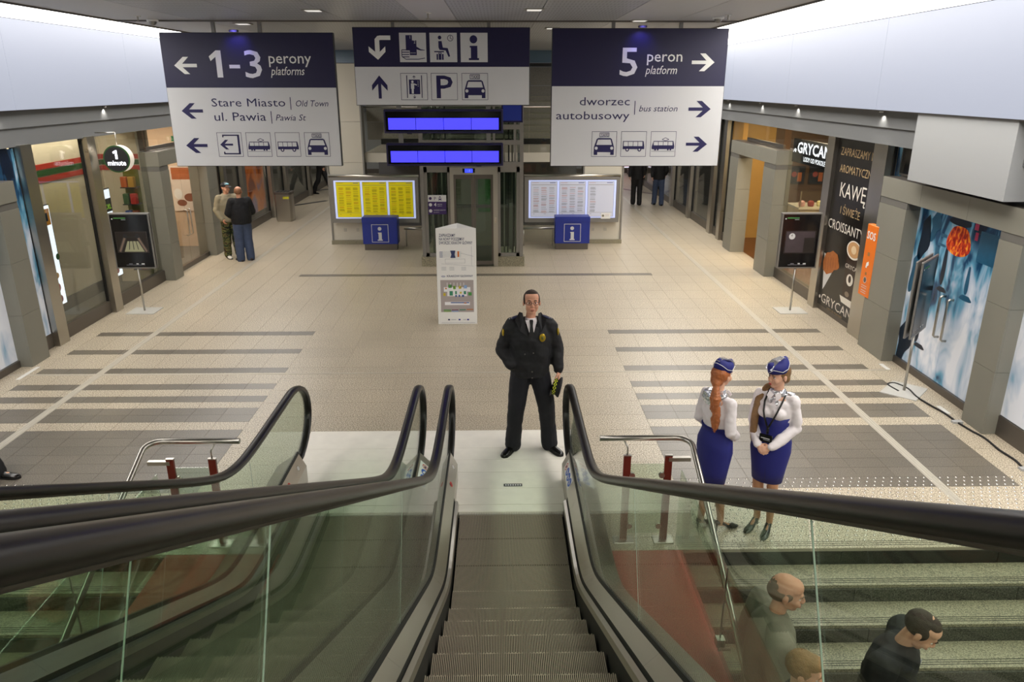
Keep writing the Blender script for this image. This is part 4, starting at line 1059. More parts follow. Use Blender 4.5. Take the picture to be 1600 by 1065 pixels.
# far ends of the corridors
fw_ = box('wall_far', (-9.4, 35.4, 0, 8.6, 35.6, 4.6), GREYW, kind='structure')
box('kick', (-9.4, 35.36, 0, 8.6, 35.4, .2), STEEL_D, fw_)
o = MB().box(-1.6, -.02, 0, 1.6, 0, 2.2).obj('wall_poster', PHOTO2, None, None, 'pale blue poster on the far wall beyond the striding dark trousers', 'poster'); o.location = (-8.0, 35.35, .22)
SHOPW = mat('bright shop window', 'e8ecff', .5, emit=.9); REDPR = mat('red shop display', 'b83a30', .5, emit=.4)
for i, x in enumerate((3.9, 5.05, 6.2)):
    NW[0] += 1
    o = box('window_%d' % NW[0], (x, 35.32, .2, x + 1.05, 35.36, 2.6), ALU_F, kind='structure'); box('lit_pane', (x + .05, 35.30, .25, x + 1.0, 35.32, 2.5), SHOPW, o); box('display', (x + .5, 35.27, .30, x + .95, 35.29, 1.4), REDPR, o)
box('ceiling_far', (-9.4, 22.6, 3.05, -4.25, 36, 3.2), GREYW, kind='structure'); box('ceiling_far', (3.1, 22.6, 3.05, 8.6, 36, 3.2), GREYW, kind='structure')
BROWNS = mat('brown floor inlay', '5c3a30', .3)
for (x, y, L, a) in ((-7.9, 27.2, 2.2, -52), (-7.0, 29.5, 1.6, -50), (-6.8, 25.9, 2.3, -48), (4.4, 30.5, 5, 58)):
    o = MB().box(-L / 2, -.09, 0, L / 2, .09, .004).obj('floor_inlay', BROWNS if x > 0 else CHAR, floor); o.location = (x, y, .0); o.rotation_euler = (0, 0, R(a + 90 if x < 0 else a + 90)) if 0 else (0, 0, R(-a if x > 0 else a + 100))

for x, y in ((-5.6, 26.5), (-6.6, 32), (4.5, 26.5), (5.2, 32)): area('corridor_fill', (x, y, 3.0), 1.6, 24, (1, .95, .86))  # fill lights with no visible fitting, added to lift the dim corridors
# ================================================================== SHOP INTERIORS
WARM = mat('warm beige shop wall', 'd9c9a6', .7); CREAM = mat('cream shop wall', 'd3c8b2', .7); BRWN = mat('brown tiled shop floor', '5a3420', .3, var=.2); OCHRE = mat('ochre shop wall', 'b8904e', .6, var=.1)
LIP0 = mat('pink menu print', 'a04a4a', .5); SR = mat('red wall stripe', 'b8392b', .5); SG = mat('green wall stripe', '2f5a2e', .5)
def room(nm, s, y0, y1, depth, mw, mf):
    x0, x1 = (5.98, 5.98 + depth) if s > 0 else (-7.15 - depth, -7.15)
    xb = x1 if s > 0 else x0
    o = box('wall_' + nm, (min(xb, xb + .1 * s), y0, 0, max(xb, xb + .1 * s), y1, 3.3), mw, kind='structure')
    box('side_wall', (x0, y0 - .1, 0, x1, y0, 3.3), mw, o); box('side_wall', (x0, y1, 0, x1, y1 + .1, 3.3), mw, o)
    box('shop_ceiling', (x0, y0, 3.2, x1, y1, 3.3), GREYW, o); box('shop_floor', (x0, y0, -.012, x1, y1, .002), mf, o)
    return o
wm = room('muffin_shop', -1, 11.3, 15.4, .75, CREAM, STONE_D)
for z0, z1, m in ((2.28, 2.37, SR), (2.39, 2.48, SG), (2.50, 2.59, SR)):
    box('wall_stripe', (-7.9, 11.3, z0, -7.888, 15.4, z1), m, wm)
    box('wall_stripe', (-7.9, 15.385, z0, -7.15, 15.4, z1), m, wm)
box('skirting', (-7.9, 11.3, 0, -7.87, 15.4, .22), STONE_D, wm)
wd_ = room('bakery', -1, 15.95, 19.0, 2.2, mat('pink beige shop wall', 'd9bfa4', .7), STONE_D)
wc = room('ice_cream_cafe', 1, 13.25, 19.9, 2.6, WARM, BRWN)
box('back_panel', (5.99, 19.86, 0, 7.12, 19.899, 3.2), OCHRE, wc); box('back_panel', (7.12, 19.86, 0, 8.57, 19.899, 3.2), mat('brown shop panel', '6a5240', .5), wc)
wf = room('fashion_shop', 1, 20.05, 35, 1.6, mat('dark shop wall', '6c655c', .6), STONE_D)
wg = room('sports_shop', -1, 19.2, 35, 1.4, mat('dim shop wall', '8a857c', .6), STONE_D)
area('shop_lamp_muffin', (-7.5, 13.3, 3.15), .4, 42, (1, .88, .68), sy=3.4)
area('shop_lamp_bakery', (-8.2, 17.4, 3.15), 1.4, 55, (1, .86, .70))
area('shop_lamp_cafe', (7.2, 15.8, 3.15), 1.6, 100, (1, .80, .52))
area('shop_lamp_entrance', (6.6, 18.9, 3.15), .5, 14, (1, .82, .55))
area('shop_lamp_fashion', (6.8, 25, 3.15), 1.0, 90, (1, .9, .78), sy=10)
area('shop_lamp_sports', (-7.8, 25, 3.15), 1.0, 200, (1, .92, .82), sy=10)
# lit menu posters in the muffin shop
def menu(y, z0, z1, w_, lab, kind):
    t = thing('menu_lightbox', lab, 'light box', (-7.05, y, z0), 0, 'lit menus in the muffin shop')
    h = z1 - z0
    box('frame', (-.04, -w_ / 2, 0, 0, w_ / 2, h), STEEL_D, t); box('lit_sheet', (0, -w_ / 2 + .02, .02, .006, w_ / 2 - .02, h - .02), mat('lit menu sheet', 'eef4ff', .4, emit=.8), t)
    P = Print((.006, -w_ / 2 + .02, h - .02), (0, 1, 0), (0, 0, 1), w_ - .04, h - .04, .0015)
    if kind == 0:
        P.rect(.2, .03, .95, .19, mat('orange menu block', 'e09a38', .5), 0); P.rect(.35, .07, .75, .15, O2, 1)
        P.disc(.95, .52, .05, SG, 0); P.disc(.55, .70, .07, mat('pastry yellow', 'd8a45c', .5), 0, .05); P.disc(.5, .82, .07, mat('pastry pink', 'b8606a', .5), 0); P.disc(.55, .94, .06, mat('pastry red', '9c3540', .5), 0); P.text('1', .5, .96, .05, WHITE, align='c', k=1)
    else:
        P.rect(.0, .10, 1, .25, CHAR, 0); P.text('XXL', .95, .22, .09, mat('lime print', '9ad43a', .5, emit=.3), align='r', k=1); P.text('muffin', .9, .36, .08, CHAR, .42, shear=.3, align='r')
        P.disc(.55, .93, .06, mat('pastry red', '9c3540', .5), 0); P.text('1', .55, .95, .05, WHITE, align='c', k=1); P.disc(.2, .72, .05, YEL, 0)
    P.done('menu_print', t)
menu(11.76, .52, 2.13, .36, 'tall lit menu sheet with pastries nearest the blue poster', 0); menu(13.66, .52, 2.13, .42, 'lit XXL muffin menu behind the poster stand', 1)
# shelf of snacks at the far end of the muffin shop window
t = thing('snack_shelf', 'narrow dark shelf with colourful snack packets behind the window', 'shelf', (-7.32, 15.25, 0))
box('back_panel', (-.15, .08, 0, .15, .10, 2.3), mat('olive shelf panel', '6a6a1e', .5), t)
PKC = (('red', 'b8322a'), ('blue', '2f4a8c'), ('yellow', 'b88a30'), ('green', '3a5a34'), ('brown', '7a3a1e'), ('orange', 'c0602a'))
for i in range(6): box('shelf', (-.15, -.12, .3 + .33 * i, .15, .08, .32 + .33 * i), CHAR, t)
rr = random.Random(3)
for i, nm in enumerate(('bottom', 'second lowest', 'third lowest', 'third highest', 'second highest', 'top')):
    for j, sd in enumerate(('wall side', 'window side')):
        cn, c = PKC[(i * 2 + j * 3 + 1) % 6]
        o = MB().cbox(-.06, -.05, 0, .06, .05, .2, .01).obj('snack_packet', mat('packet ' + cn, c, .45), None, None, '%s snack packet on the %s shelf, %s' % (cn, nm, sd), 'packet', 'snack packets on the narrow shelf')
        o.location = (-7.32 - .07 + .14 * j, 15.18, .321 + .33 * i)
# bakery poster on the inner wall
o = MB().box(-.35, -.01, 0, .35, 0, 1.1).obj('bakery_poster', mat('cream poster', 'e6d8cc', .5), None, None, 'cream poster with brown pastries inside the bakery door', 'poster'); o.location = (-7.75, 18.98, .9)
P = Print((-.35, -.01, 1.1), (1, 0, 0), (0, 0, 1), .7, 1.1, .001)
P.rect(.05, .04, .95, .3, mat('rust poster block', 'b8683a', .5)); P.disc(.6, .7, .14, mat('pastry brown', '8a4a2a', .5), 0, .1); P.disc(.3, .82, .12, mat('pastry brown', '8a4a2a', .5), 0, .08); P.disc(.2, .62, .1, WHITE, 1, .13); P.text('BAKED', .5, .2, .08, O2, .4, align='c', k=1) if 0 else None
P.done('poster_print', o)
# round hanging sign
t = thing('round_sign', 'round lit 1 minute sign hanging from a rod outside the muffin shop', 'sign', (-6.58, 13.42, 2.45))
def disc_y(m, x, z, y0, y1, r, mt, n=36):
    vs = [(x + r * math.cos(2 * PI * i / n), y, z + r * math.sin(2 * PI * i / n)) for y in (y0, y1) for i in range(n)]
    m.add(vs, [(i, (i + 1) % n, n + (i + 1) % n, n + i) for i in range(n)], mt, True); m.add(vs, [tuple(range(n)), tuple(range(2 * n - 1, n - 1, -1))], mt)
m = MB(); disc_y(m, 0, .225, -.04, .12, .225, mat('cream sign drum', 'e6ddd0', .4, emit=.35)); m.obj('drum', None, t)
m = MB(); disc_y(m, 0, .225, -.05, -.04, .228, SG); m.obj('green_rim', None, t); m = MB(); disc_y(m, 0, .225, -.056, -.05, .205, CHAR); m.obj('face', None, t)
LIT = mat('lit white letters', 'f4f6ff', .4, emit=1.3)
P = Print((-.2, -.057, .425), (1, 0, 0), (0, 0, 1), .4, .4, .001); P.poly([(.38, .20), (.50, .13), (.57, .13), (.57, .50), (.47, .50), (.47, .24), (.40, .28)], LIT); P.text('minute', .5, .76, .085, LIT, .31, .015, align='c'); P.done('lettering', t)
MB().tube([(0, .04, .44), (0, .04, .66)], .01, 8).obj('rod', STEEL, t)
MB().tube([(0, .04, .66), (-.34, .04, .66)], .01, 8).obj('rod', STEEL, t)
# exit sign behind the glass
o = MB().box(-.11, -.02, 0, .11, 0, .11).obj('exit_sign', mat('exit green', '2c7a4c', .4, emit=.35), None, None, 'small green running man exit sign above the bakery door', 'sign'); o.location = (-7.0, 17.0, 2.72)
P = Print((-.11, -.02, .11), (1, 0, 0), (0, 0, 1), .22, .11, .001); P.disc(.45, .22, .01, WHITE); P.poly([(.38, .35), (.55, .35), (.5, .62), (.62, .85), (.55, .88), (.44, .66), (.32, .86), (.26, .82), (.38, .6)], WHITE); P.rect(.7, .15, .9, .85, WHITE); P.done('pictogram', o)
# ice cream cafe: lit name, counter, cups
t = thing('shop_name_sign', 'black fascia with lit white GRYCAN lettering behind the cafe window', 'sign', (5.93, 14.5, 2.42))
box('fascia', (0, -1.0, 0, .05, 1.0, .45), BLACKG, t)
P = Print((0, 1.0, .45), (0, -1, 0), (0, 0, 1), 2.0, .45, .002); P.text('GRYCAN', .12, .56, .20, LIT, 1.55, .02); P.text('LODY OD POKOLEŃ', .3, .88, .085, LIT, 1.1, .01)
P.disc(.075, .5, .035, LIT); P.line(.06, .42, .02, .58, .02, LIT); P.done('lettering', t)
t = thing('cafe_counter', 'cafe display counter with glass case behind the lit GRYCAN sign', 'counter', (7.42, 16.75, 0))
MB().cbox(-.85, -.35, 0, .85, .35, 1.30, .02).obj('body', WARM, t); box('worktop', (-.88, -.38, 1.30, .88, .38, 1.34), mat('pale worktop', 'cfc8b8', .3), t)
box('glass_front', (-.85, -.36, 1.34, .85, -.352, 1.68), GLASS_S, t); box('glass_top', (-.85, -.36, 1.68, .85, .1, 1.69), GLASS_S, t)
for x in (-.85, 0, .85): box('case_post', (x - .012, -.36, 1.34, x + .012, -.34, 1.69), STEEL, t)
for i in range(8):
    cn, c = (('pink', 'd8a0a0'), ('red', '9a2a2a'), ('cream', 'e6d8a0'), ('caramel', 'b85a3a'), ('green', '7a9a3a'), ('white', 'f0e8d8'), ('chocolate', '5a3a20'), ('yellow', 'd8b83a'))[i]
    o = MB(); o.cyl(0, 0, 0, .07, .06, 12, None, .075); o.ell((0, 0, .08), (.07, .07, .05), 12)
    o = o.obj('dessert_tub', mat('dessert ' + c, c, .5), None, None, '%s dessert tub in the glass case of the cafe counter' % cn, 'dessert', 'dessert tubs in the cafe counter'); o.location = (6.68 + .2 * i, 16.58, 1.34)
for i, x in enumerate((7.55, 8.1)):
    t = thing('menu_screen', ('dark menu screen nearer the ochre wall' if i == 0 else 'dark menu screen farther from the ochre wall'), 'screen', (x + .2, 19.84, 1.42)); box('casing', (-.22, -.04, 0, .22, .0, .46), CHAR, t)
    P = Print((-.22, -.04, .46), (1, 0, 0), (0, 0, 1), .44, .46, .002); P.rect(.05, .05, .95, .95, O2); P.disc(.35, .45, .07, LIP0, 1); P.rect(.55, .35, .8, .85, mat('rust poster block', 'b8683a', .5), 1); P.done('screen_print', t)
# ================================================================== BLACK COFFEE POSTER
t = sheet('coffee_poster', 1, 11.80, 13.20, .10, 3.04, mat('black poster sheet', '141110', .3), 'tall black poster with croissant, coffee cups and the word KAWĘ', 'poster', x=5.835)
P = Print((-.006, .70, 2.94), (0, -1, 0), (0, 0, 1), 1.40, 2.94, .0015)
TAN = mat('tan poster lettering', 'b59a72', .5); WL = mat('white poster lettering', 'e6e0d6', .5)
def fit(s, u, v, cap, m, w_): P.text(s, u, v, cap, m, w_)
fit('ZAPRASZAMY N', .10, .095, .13, TAN, 1.22); fit('AROMATYCZN', .13, .19, .13, TAN, 1.14); fit('KAWĘ', .22, .325, .24, WL, .95)
fit('I ŚWIEŻE', .30, .42, .13, TAN, .72); fit('CROISSANTY', .02, .52, .16, WL, 1.33)
CR1 = mat('croissant brown', 'b0662c', .45, var=.3, vscale=14); CR2 = mat('croissant dark', '8a4318', .45)
CUP = mat('coffee foam', 'c89a6a', .45); NAPK = mat('napkin white', 'd8d8d8', .5); CUPD = mat('cup dark brown', '2e1e16', .4)
P.poly([(.02, .68), (.42, .70), (.14, .88), (.10, .90)], NAPK, 0)
blob2(P, .24, .71, .22, .055, CR1, 1, .12, ph=.6)
P.poly([(.04, .78), (.02, .73), (.10, .68), (.26, .645), (.40, .655), (.44, .68), (.42, .72), (.32, .77), (.16, .80)], CR1, 2)
for i in range(5): P.line(.09 + .07 * i, .70 - .006 * i, .11 + .07 * i, .775 - .01 * i, .012, CR2, 3)
P.disc(.80, .59, .26, WL, 1, .155); P.disc(.80, .588, .225, CUP, 2, .13); P.disc(.80, .588, .09, mat('foam light', 'e6cba4', .5), 3, .07)
P.poly([(.63, .63), (.98, .63), (.95, .84), (.90, .88), (.66, .88)], CUPD, 0); P.text('GRYCA', .64, .70, .07, WL, .42, k=1); P.disc(.80, .76, .12, WL, 1, .10); P.disc(.80, .755, .05, CUPD, 2, .06); P.disc(.78, .845, .08, mat('foam grey', '8a7a6a', .5), 1, .045)
P.poly([(.60, .87), (.98, .87), (.94, .91), (.66, .905)], WL, 1)
rr = random.Random(5)
for i in range(40): P.disc(rr.uniform(.02, .5), rr.uniform(.60, .68), .012, CUPD, 0)
P.text('GRYCAN', .10, .975, .16, WL, 1.2); P.text('LODY OD POKOLEŃ', .3, .998, .035, TAN, .6); P.disc(.05, .95, .03, WL)
P.done('poster_print', t)
# SOS panel
t = thing('sos_panel', 'slim orange SOS help panel fixed beside the grey stone pier', 'help point', (5.68, 11.22, .78))
MB().cbox(-.03, -.165, 0, .06, .165, 1.10, .008).obj('panel', ORANGE, t)
P = Print((-.031, .165, 1.10), (0, -1, 0), (0, 0, 1), .33, 1.10, .0015)
P.text('SOS', .5, .20, .115, WHITE, .26, .02, align='c'); P.rect(.40, .38, .60, .43, mat('sos grey grille', 'a07040', .5)); P.poly([(.42, .53), (.62, .50), (.66, .55), (.50, .58), (.52, .60), (.38, .60)], WHITE, 1); P.rect(.42, .66, .58, .70, mat('sos grey grille', 'a07040', .5)); P.disc(.5, .77, .04, STEEL_D); P.ringc(.5, .77, .05, .008, OFFW)
for v in (.85, .88, .92, .95): P.rect(.25, v, .75, v + .008, OFFW)
P.done('lettering', t)
# waste bin
t = thing('waste_bin', 'tall steel waste bin with rounded front beside the shop window', 'bin', (-6.42, 22.75, 0))
m = MB(); rings = []
def rr_(z, sx, sy, c=.07):
    return [(x * sx, y * sy, z) for x, y in [(-1, -.6), (-.8, -1), (.8, -1), (1, -.6), (1, .6), (.8, 1), (-.8, 1), (-1, .6)]]
m.loft([rr_(0, .22, .20), rr_(.05, .25, .22), rr_(.80, .25, .22)], None, smooth=False); m.obj('body', STEEL, t)
m = MB(); m.loft([rr_(.80, .26, .23), rr_(.87, .26, .23)], None, smooth=False); m.obj('lid', STEEL_D, t)
for i in range(4): box('slot', (-.19 + .1 * i, -.16, .872, -.12 + .1 * i, .16, .876), BLACK, t)
box('yellow_sticker', (.02, -.232, .68, .2, -.224, .74), mat('bin sticker yellow', 'c8c82a', .5), t)
# orange poster in the far shop window
sheet('shop_window_poster', -1, 21.05, 23.1, .35, 2.9, PHOTO4, 'orange and violet abstract poster in the window beyond the two chatting men', 'poster', x=-7.08)
sheet('shop_window_poster', -1, 18.55, 19.2, .3, 2.9, photo_print('silver gold poster', 7, [(.3, '20242c'), (.42, '5a6470'), (.5, 'c8a83a'), (.6, '9ab0c0'), (.75, 'e6e6ea')], (1, 3, 1.5), 2.4), 'silver and gold poster strip behind the man in the blue cap', 'poster', x=-7.05)
SHN = mat('pale hose form', 'd8cfc6', .4)
t = thing('hosiery_mannequin', 'pale hanging leg mannequin in the window above the waste bin', 'mannequin', (-7.3, 24.1, 1.0)); m = MB(); m.cap((0, 0, .9), (0, 0, .45), .08, .055); m.cap((0, 0, .45), (0, .02, .05), .055, .03); m.cap((0, .02, .05), (.08, -.05, -.04), .03, .02); m.obj('leg_form', SHN, t)
t.location.z = 1.1
# ================================================================== POSTER STANDS
def stand(lab, x, y, rz, art, ph=.98, pw=.70, zc=.80, bx=.5, by=.42, posz=None):
    t = thing('poster_stand', lab, 'poster stand', (x, y, 0), rz, 'steel poster stands along the shop fronts')
    MB().cbox(-bx / 2, -by / 2, 0, bx / 2, by / 2, .012, .003).obj('base_plate', PLATEP, t)
    MB().tube([(0, 0, .012), (0, 0, zc + .1)], .018, 10).obj('pole', STEEL, t)
    fr_ = MB().cbox(-pw / 2, -.045, zc, pw / 2, -.02, zc + ph, .006).obj('frame', ALU_F, t)
    b2 = MB().cbox(-pw / 2, .02, zc, pw / 2, .045, zc + ph, .006).obj('frame', ALU_F, t)
    box('frame_spacer', (-.05, -.02, zc + ph - .06, .05, .02, zc + ph - .02), BLACK, t); box('frame_spacer', (-.05, -.02, zc + .02, .05, .02, zc + .06), BLACK, t)
    box('poster_sheet', (-pw / 2 + .025, -.048, zc + .025, pw / 2 - .025, -.0445, zc + ph - .025), mat('poster black sheet', '151416', .18), fr_)
    box('poster_sheet', (-pw / 2 + .025, .0445, zc + .025, pw / 2 - .025, .048, zc + ph - .025), mat('poster black sheet', '151416', .18), b2)
    P = Print((-pw / 2 + .025, -.048, zc + ph - .025), (1, 0, 0), (0, 0, 1), pw - .05, ph - .05, .001)
    g1, g2, g3 = mat('poster dim grey', '5c5450', .4), mat('poster dark grey', '2c2826', .4), mat('poster green mark', '4a8a4a', .5)
    P.rect(.10, .055, .42, .075, g3, 1); P.disc(.06, .08, .012, OFFW, 1); P.rect(.30, .09, .42, .10, GREYT3, 1)
    P.rect(.25, .955, .75, .96, GREYT3, 1); P.rect(.32, .93, .42, .94, GREYT3, 1); P.rect(.52, .925, .58, .945, OFFW, 1); P.rect(.66, .925, .74, .945, OFFW, 1)
    if art == 0:
        P.frame(.08, .32, .92, .72, .003, g1, 1); P.rect(.085, .325, .915, .715, mat('poster brown', '2a2320', .4), 0)
        P.poly([(.25, .44), (.75, .44), (.68, .40), (.32, .40)], g2, 1); P.poly([(.38, .50), (.66, .50), (.80, .70), (.26, .70)], mat('poster pale green', 'a8a88a', .4), 1)
        for a, b, c in ((.44, .50, .40), (.52, .50, .52), (.60, .50, .64)): P.line(a, .48, c, .66, .012, CHAR, 2)
        for sx in (-1, 1): P.line(.5 + sx * .14, .38, .5 + sx * .36, .70, .05, g1, 2); P.line(.5 + sx * .14, .38, .5 + sx * .36, .70, .02, mat('poster light brown', '8a7466', .4), 3); P.disc(.5 + sx * .16, .40, .04, CHAR, 4)
    elif art == 1:
        P.rect(.12, .32, .90, .72, mat('poster violet grey', '4a4146', .4, var=.3, vscale=6), 0); P.frame(.10, .31, .92, .73, .003, g1, 1)
        P.disc(.28, .41, .055, OFFW, 2); P.line(.28, .41, .28, .37, .008, CHAR, 3); P.line(.28, .41, .26, .39, .008, CHAR, 3); P.rect(.62, .44, .90, .72, g2, 1)
    P.done('poster_print', fr_)
    return t
stand('poster stand with an escalator photo in front of the muffin shop', -6.44, 13.2, 0, 0)
stand('poster stand with a clock photo in front of the cafe window', 5.27, 13.02, 0, 1)
stand('poster stand seen edge on beside the blue photo doors and the cable', 5.42, 9.25, R(47), 2, ph=1.0, zc=.82, bx=.55, by=.45)
# triangular information column
t = thing('information_column', 'white three sided cardboard information column with station maps', 'display column', (-.72, 12.33, 0))
W = .665; H = 1.65; dpt = .50
m = MB(); m.add([(-W / 2, 0, 0), (W / 2, 0, 0), (0, dpt, 0), (-W / 2, 0, H), (W / 2, 0, H), (0, dpt, H)], [(0, 2, 1), (0, 1, 4, 3), (1, 2, 5, 4), (2, 0, 3, 5)], WHITE)
m.obj('board', None, t)
m = MB(); m.add([(-W / 2, 0, H), (W / 2, 0, H), (0, dpt, H), (0, dpt * .36, H - .06)], [(0, 1, 3), (1, 2, 3), (2, 0, 3)], WHITE); m.obj('top_flap', None, t)
P = Print((-W / 2, 0, H), (1, 0, 0), (0, 0, 1), W, H, .0012)
TX = mat('dark blue grey lettering', '333c66', .5)
P.text('ZAPRASZAMY', .08, .085, .05, TX, .27, .01); P.text('NA NOWY PODZIEMNY', .08, .123, .05, TX, .42, .01); P.text('DWORZEC KRAKÓW GŁÓWNY', .08, .161, .05, TX, .55, .01)
for i in range(5): P.rect(.08, .237 + .013 * i, .62, .239 + .013 * i, GREYT3, 1); P.rect(.08, .237 + .013 * i, .16, .242 + .013 * i, BLUEI, 1)
P.poly([(.35, .225), (.48, .225), (.46, .265), (.48, .30), (.35, .30), (.38, .265)], TX, 2); P.rect(.53, .232, .57, .29, ORANGE, 1)
P.line(.6, .25, .93, .285, .004, GREYT3, 1); P.frame(.22, .31, .72, .355, .003, GREYT3, 1); P.rect(.88, .18, .885, .38, GREYT3, 1); P.line(.12, .36, .93, .385, .003, GREYT3, 1)
for i in range(3): 
    for j in range(3): P.rect(.12 + .2 * j + (.1 if j > 1 else 0), .395 + .014 * i, .24 + .2 * j + (.1 if j > 1 else 0), .398 + .014 * i, GREYT3, 1)
P.disc(.16, .492, .035, BLUEI, 1, .013); P.rect(.12, .489, .20, .495, WHITE, 2); P.text('KRAKÓW GŁÓWNY', .25, .499, .035, TX, .44, .012)
P.rect(.08, .53, .92, .87, mat('map grey', 'b0a6a4', .5), 1)
q = P.sub(.08, .53, .92, .87)
MG = [mat('map ' + c, c, .5) for c in ('4f9a4a', '7fae3a', 'd8c23a', '8fb0e0', '3c8a6a', 'efeff2', '3a5aa0', 'c8762a', '7a3a5a')]
q.rect(.10, .22, .90, .36, MG[5], 2); q.rect(.20, .30, .80, .50, MG[5], 3)
for u, v, a, b, c in ((.24, .14, .10, .10, 0), (.38, .18, .08, .1, 1), (.55, .18, .08, .09, 2), (.70, .16, .10, .1, 3), (.27, .34, .10, .14, 4), (.44, .34, .05, .1, 4), (.58, .36, .06, .06, 2), (.70, .34, .07, .1, 4), (.84, .38, .10, .10, 0), (.08, .40, .07, .09, 2), (.16, .30, .05, .05, 5), (.44, .46, .05, .06, 6), (.54, .46, .05, .06, 6), (.64, .46, .07, .06, 6), (.14, .24, .05, .04, 7), (.84, .24, .06, .05, 5)): q.rect(u, v, u + a, v + b, MG[c], 4)
for i in range(6): q.rect(.2 + .1 * i, .08, .215 + .1 * i, .26, MG[5], 4)
q.rect(.12, .68, .88, .78, MG[5], 2); q.rect(.30, .69, .86, .72, MG[6], 3); q.rect(.70, .70, .78, .73, MG[7], 4)
for a, b, c, v in ((.08, .30, 0, .92), (.32, .53, 8, .92), (.56, .75, 4, .915), (.78, .98, 7, .905), (.08, .30, 1, .96), (.32, .53, 3, .96)): q.rect(a, v - .0, b, v + .025, MG[c], 4)
for u, c in ((.25, TX), (.52, BLUEI), (.74, BLUEI)): P.rect(u, .945, u + .05, .96, c, 1)
P.rect(.33, .95, .46, .955, GREYT3, 1); P.rect(.64, .95, .72, .955, GREYT3, 1); P.rect(.08, .985, .95, .988, GREYT3, 1)
P.done('print', t)
# black cable along the right wall, with tape
def zt(p): return p
pts = [(5.50, 9.30), (5.36, 9.42), (5.30, 9.50), (5.42, 9.62), (5.52, 9.50), (5.50, 9.25), (5.52, 8.98), (5.62, 8.72), (5.58, 8.45), (5.585, 8.2), (5.62, 7.95), (5.60, 7.7), (5.66, 7.4), (5.63, 7.15), (5.70, 6.9), (5.72, 6.5), (5.74, 6.1), (5.70, 5.72)]
pts = [(5.33, 9.22), (5.30, 9.45), (5.42, 9.50), (5.50, 9.30), (5.47, 9.02), (5.50, 8.75), (5.545, 8.5), (5.55, 8.25), (5.58, 8.0), (5.62, 7.8), (5.60, 7.5), (5.62, 7.25), (5.58, 7.0), (5.62, 6.7), (5.65, 6.3), (5.62, 5.9), (5.64, 5.72)]
def smooth_pts(p, n=4):
    out = []
    for i in range(len(p) - 1):
        a, b, c, d = [Vector(p[max(0, min(len(p) - 1, i + k))]) for k in (-1, 0, 1, 2)]
        for k in range(n):
            t_ = k / n; out.append(.5 * ((2 * b) + (c - a) * t_ + (2 * a - 5 * b + 4 * c - d) * t_ * t_ + (3 * b - a - 3 * c + d) * t_ ** 3))
    return out + [Vector(p[-1])]
cb = MB(); cb.tube([(p.x, p.y, .012) for p in smooth_pts(pts)], .012, 8)
cb = cb.obj('cable', BLACK, None, None, 'black cable lying along the shop fronts from the edge on poster stand', 'cable')
for x, y in ((5.55, 8.24), (5.60, 7.06)):
    MB().box(x - .06, y - .03, 0, x + .06, y + .03, .027).obj('tape', mat('silver tape', 'b0b0b0', .4), cb)
for x, y, lab in ((5.60, 10.15, 'small white paper strip on the floor by the blue photo doors'), (5.60, 8.62, 'small white paper strip by the near grey pier'), (-6.72, 10.1, 'pale floor strip beside the grey pier next to the white doors')):
    o = MB().box(-.03, -.25 if x < 0 else -.12, 0, .03, .25 if x < 0 else .12, .004).obj('floor_strip', mat('white strip', 'd8d6d0', .5), None, None, lab, 'strip'); o.location = (x, y, .001)
# ================================================================== PEOPLE
SKIN = mat('fair skin', 'dca88c', .5, bump=.05, bscale=120, spec=.35); SKIN2 = mat('ruddy skin', 'd8a084', .5, spec=.35, bump=.05, bscale=120); SKIN3 = mat('pale skin', 'dfae92', .5, spec=.35); NYLON = mat('tan nylon legs', 'b98a68', .4, spec=.4)
LIP = mat('lip', 'b8705f', .45); LIPR = mat('red lipstick', 'b0141c', .35); EYEW = mat('eye white', 'e6e2de', .2); EYED = mat('eye iris', '2a2420', .15)
HBR = mat('short brown hair', '3a2c22', .7, bump=.5, bscale=160, var=.4, vscale=90); HGR = mat('cropped grey hair', '77634f', .7, var=.3, vscale=90); HBLD = mat('sandy hair', '8c6a40', .6, bump=.6, bscale=110, var=.35, vscale=40)
HRED = mat('wavy auburn hair', 'b0683a', .45, bump=.7, bscale=55, var=.4, vscale=30); HDB = mat('long brown hair', '82603a', .4, bump=.6, bscale=60, var=.4, vscale=30)
JACK = mat('black uniform cloth', '101014', .7, bump=.25, bscale=26, sheen=.0); TROU = mat('dark navy trousers', '0d0e18', .75, bump=.15, bscale=20); LEATH = mat('black leather', '0c0b0a', .25)
SHIRT = mat('white shirt cloth', 'e9e2e4', .7, bump=.25, bscale=22); UNIB = mat('royal blue cloth', '1d2274', .7, bump=.12, bscale=40); SILV = mat('silver satin', 'd8d8de', .22, metal=.8, bump=.5, bscale=30)
_tmpc = [0]
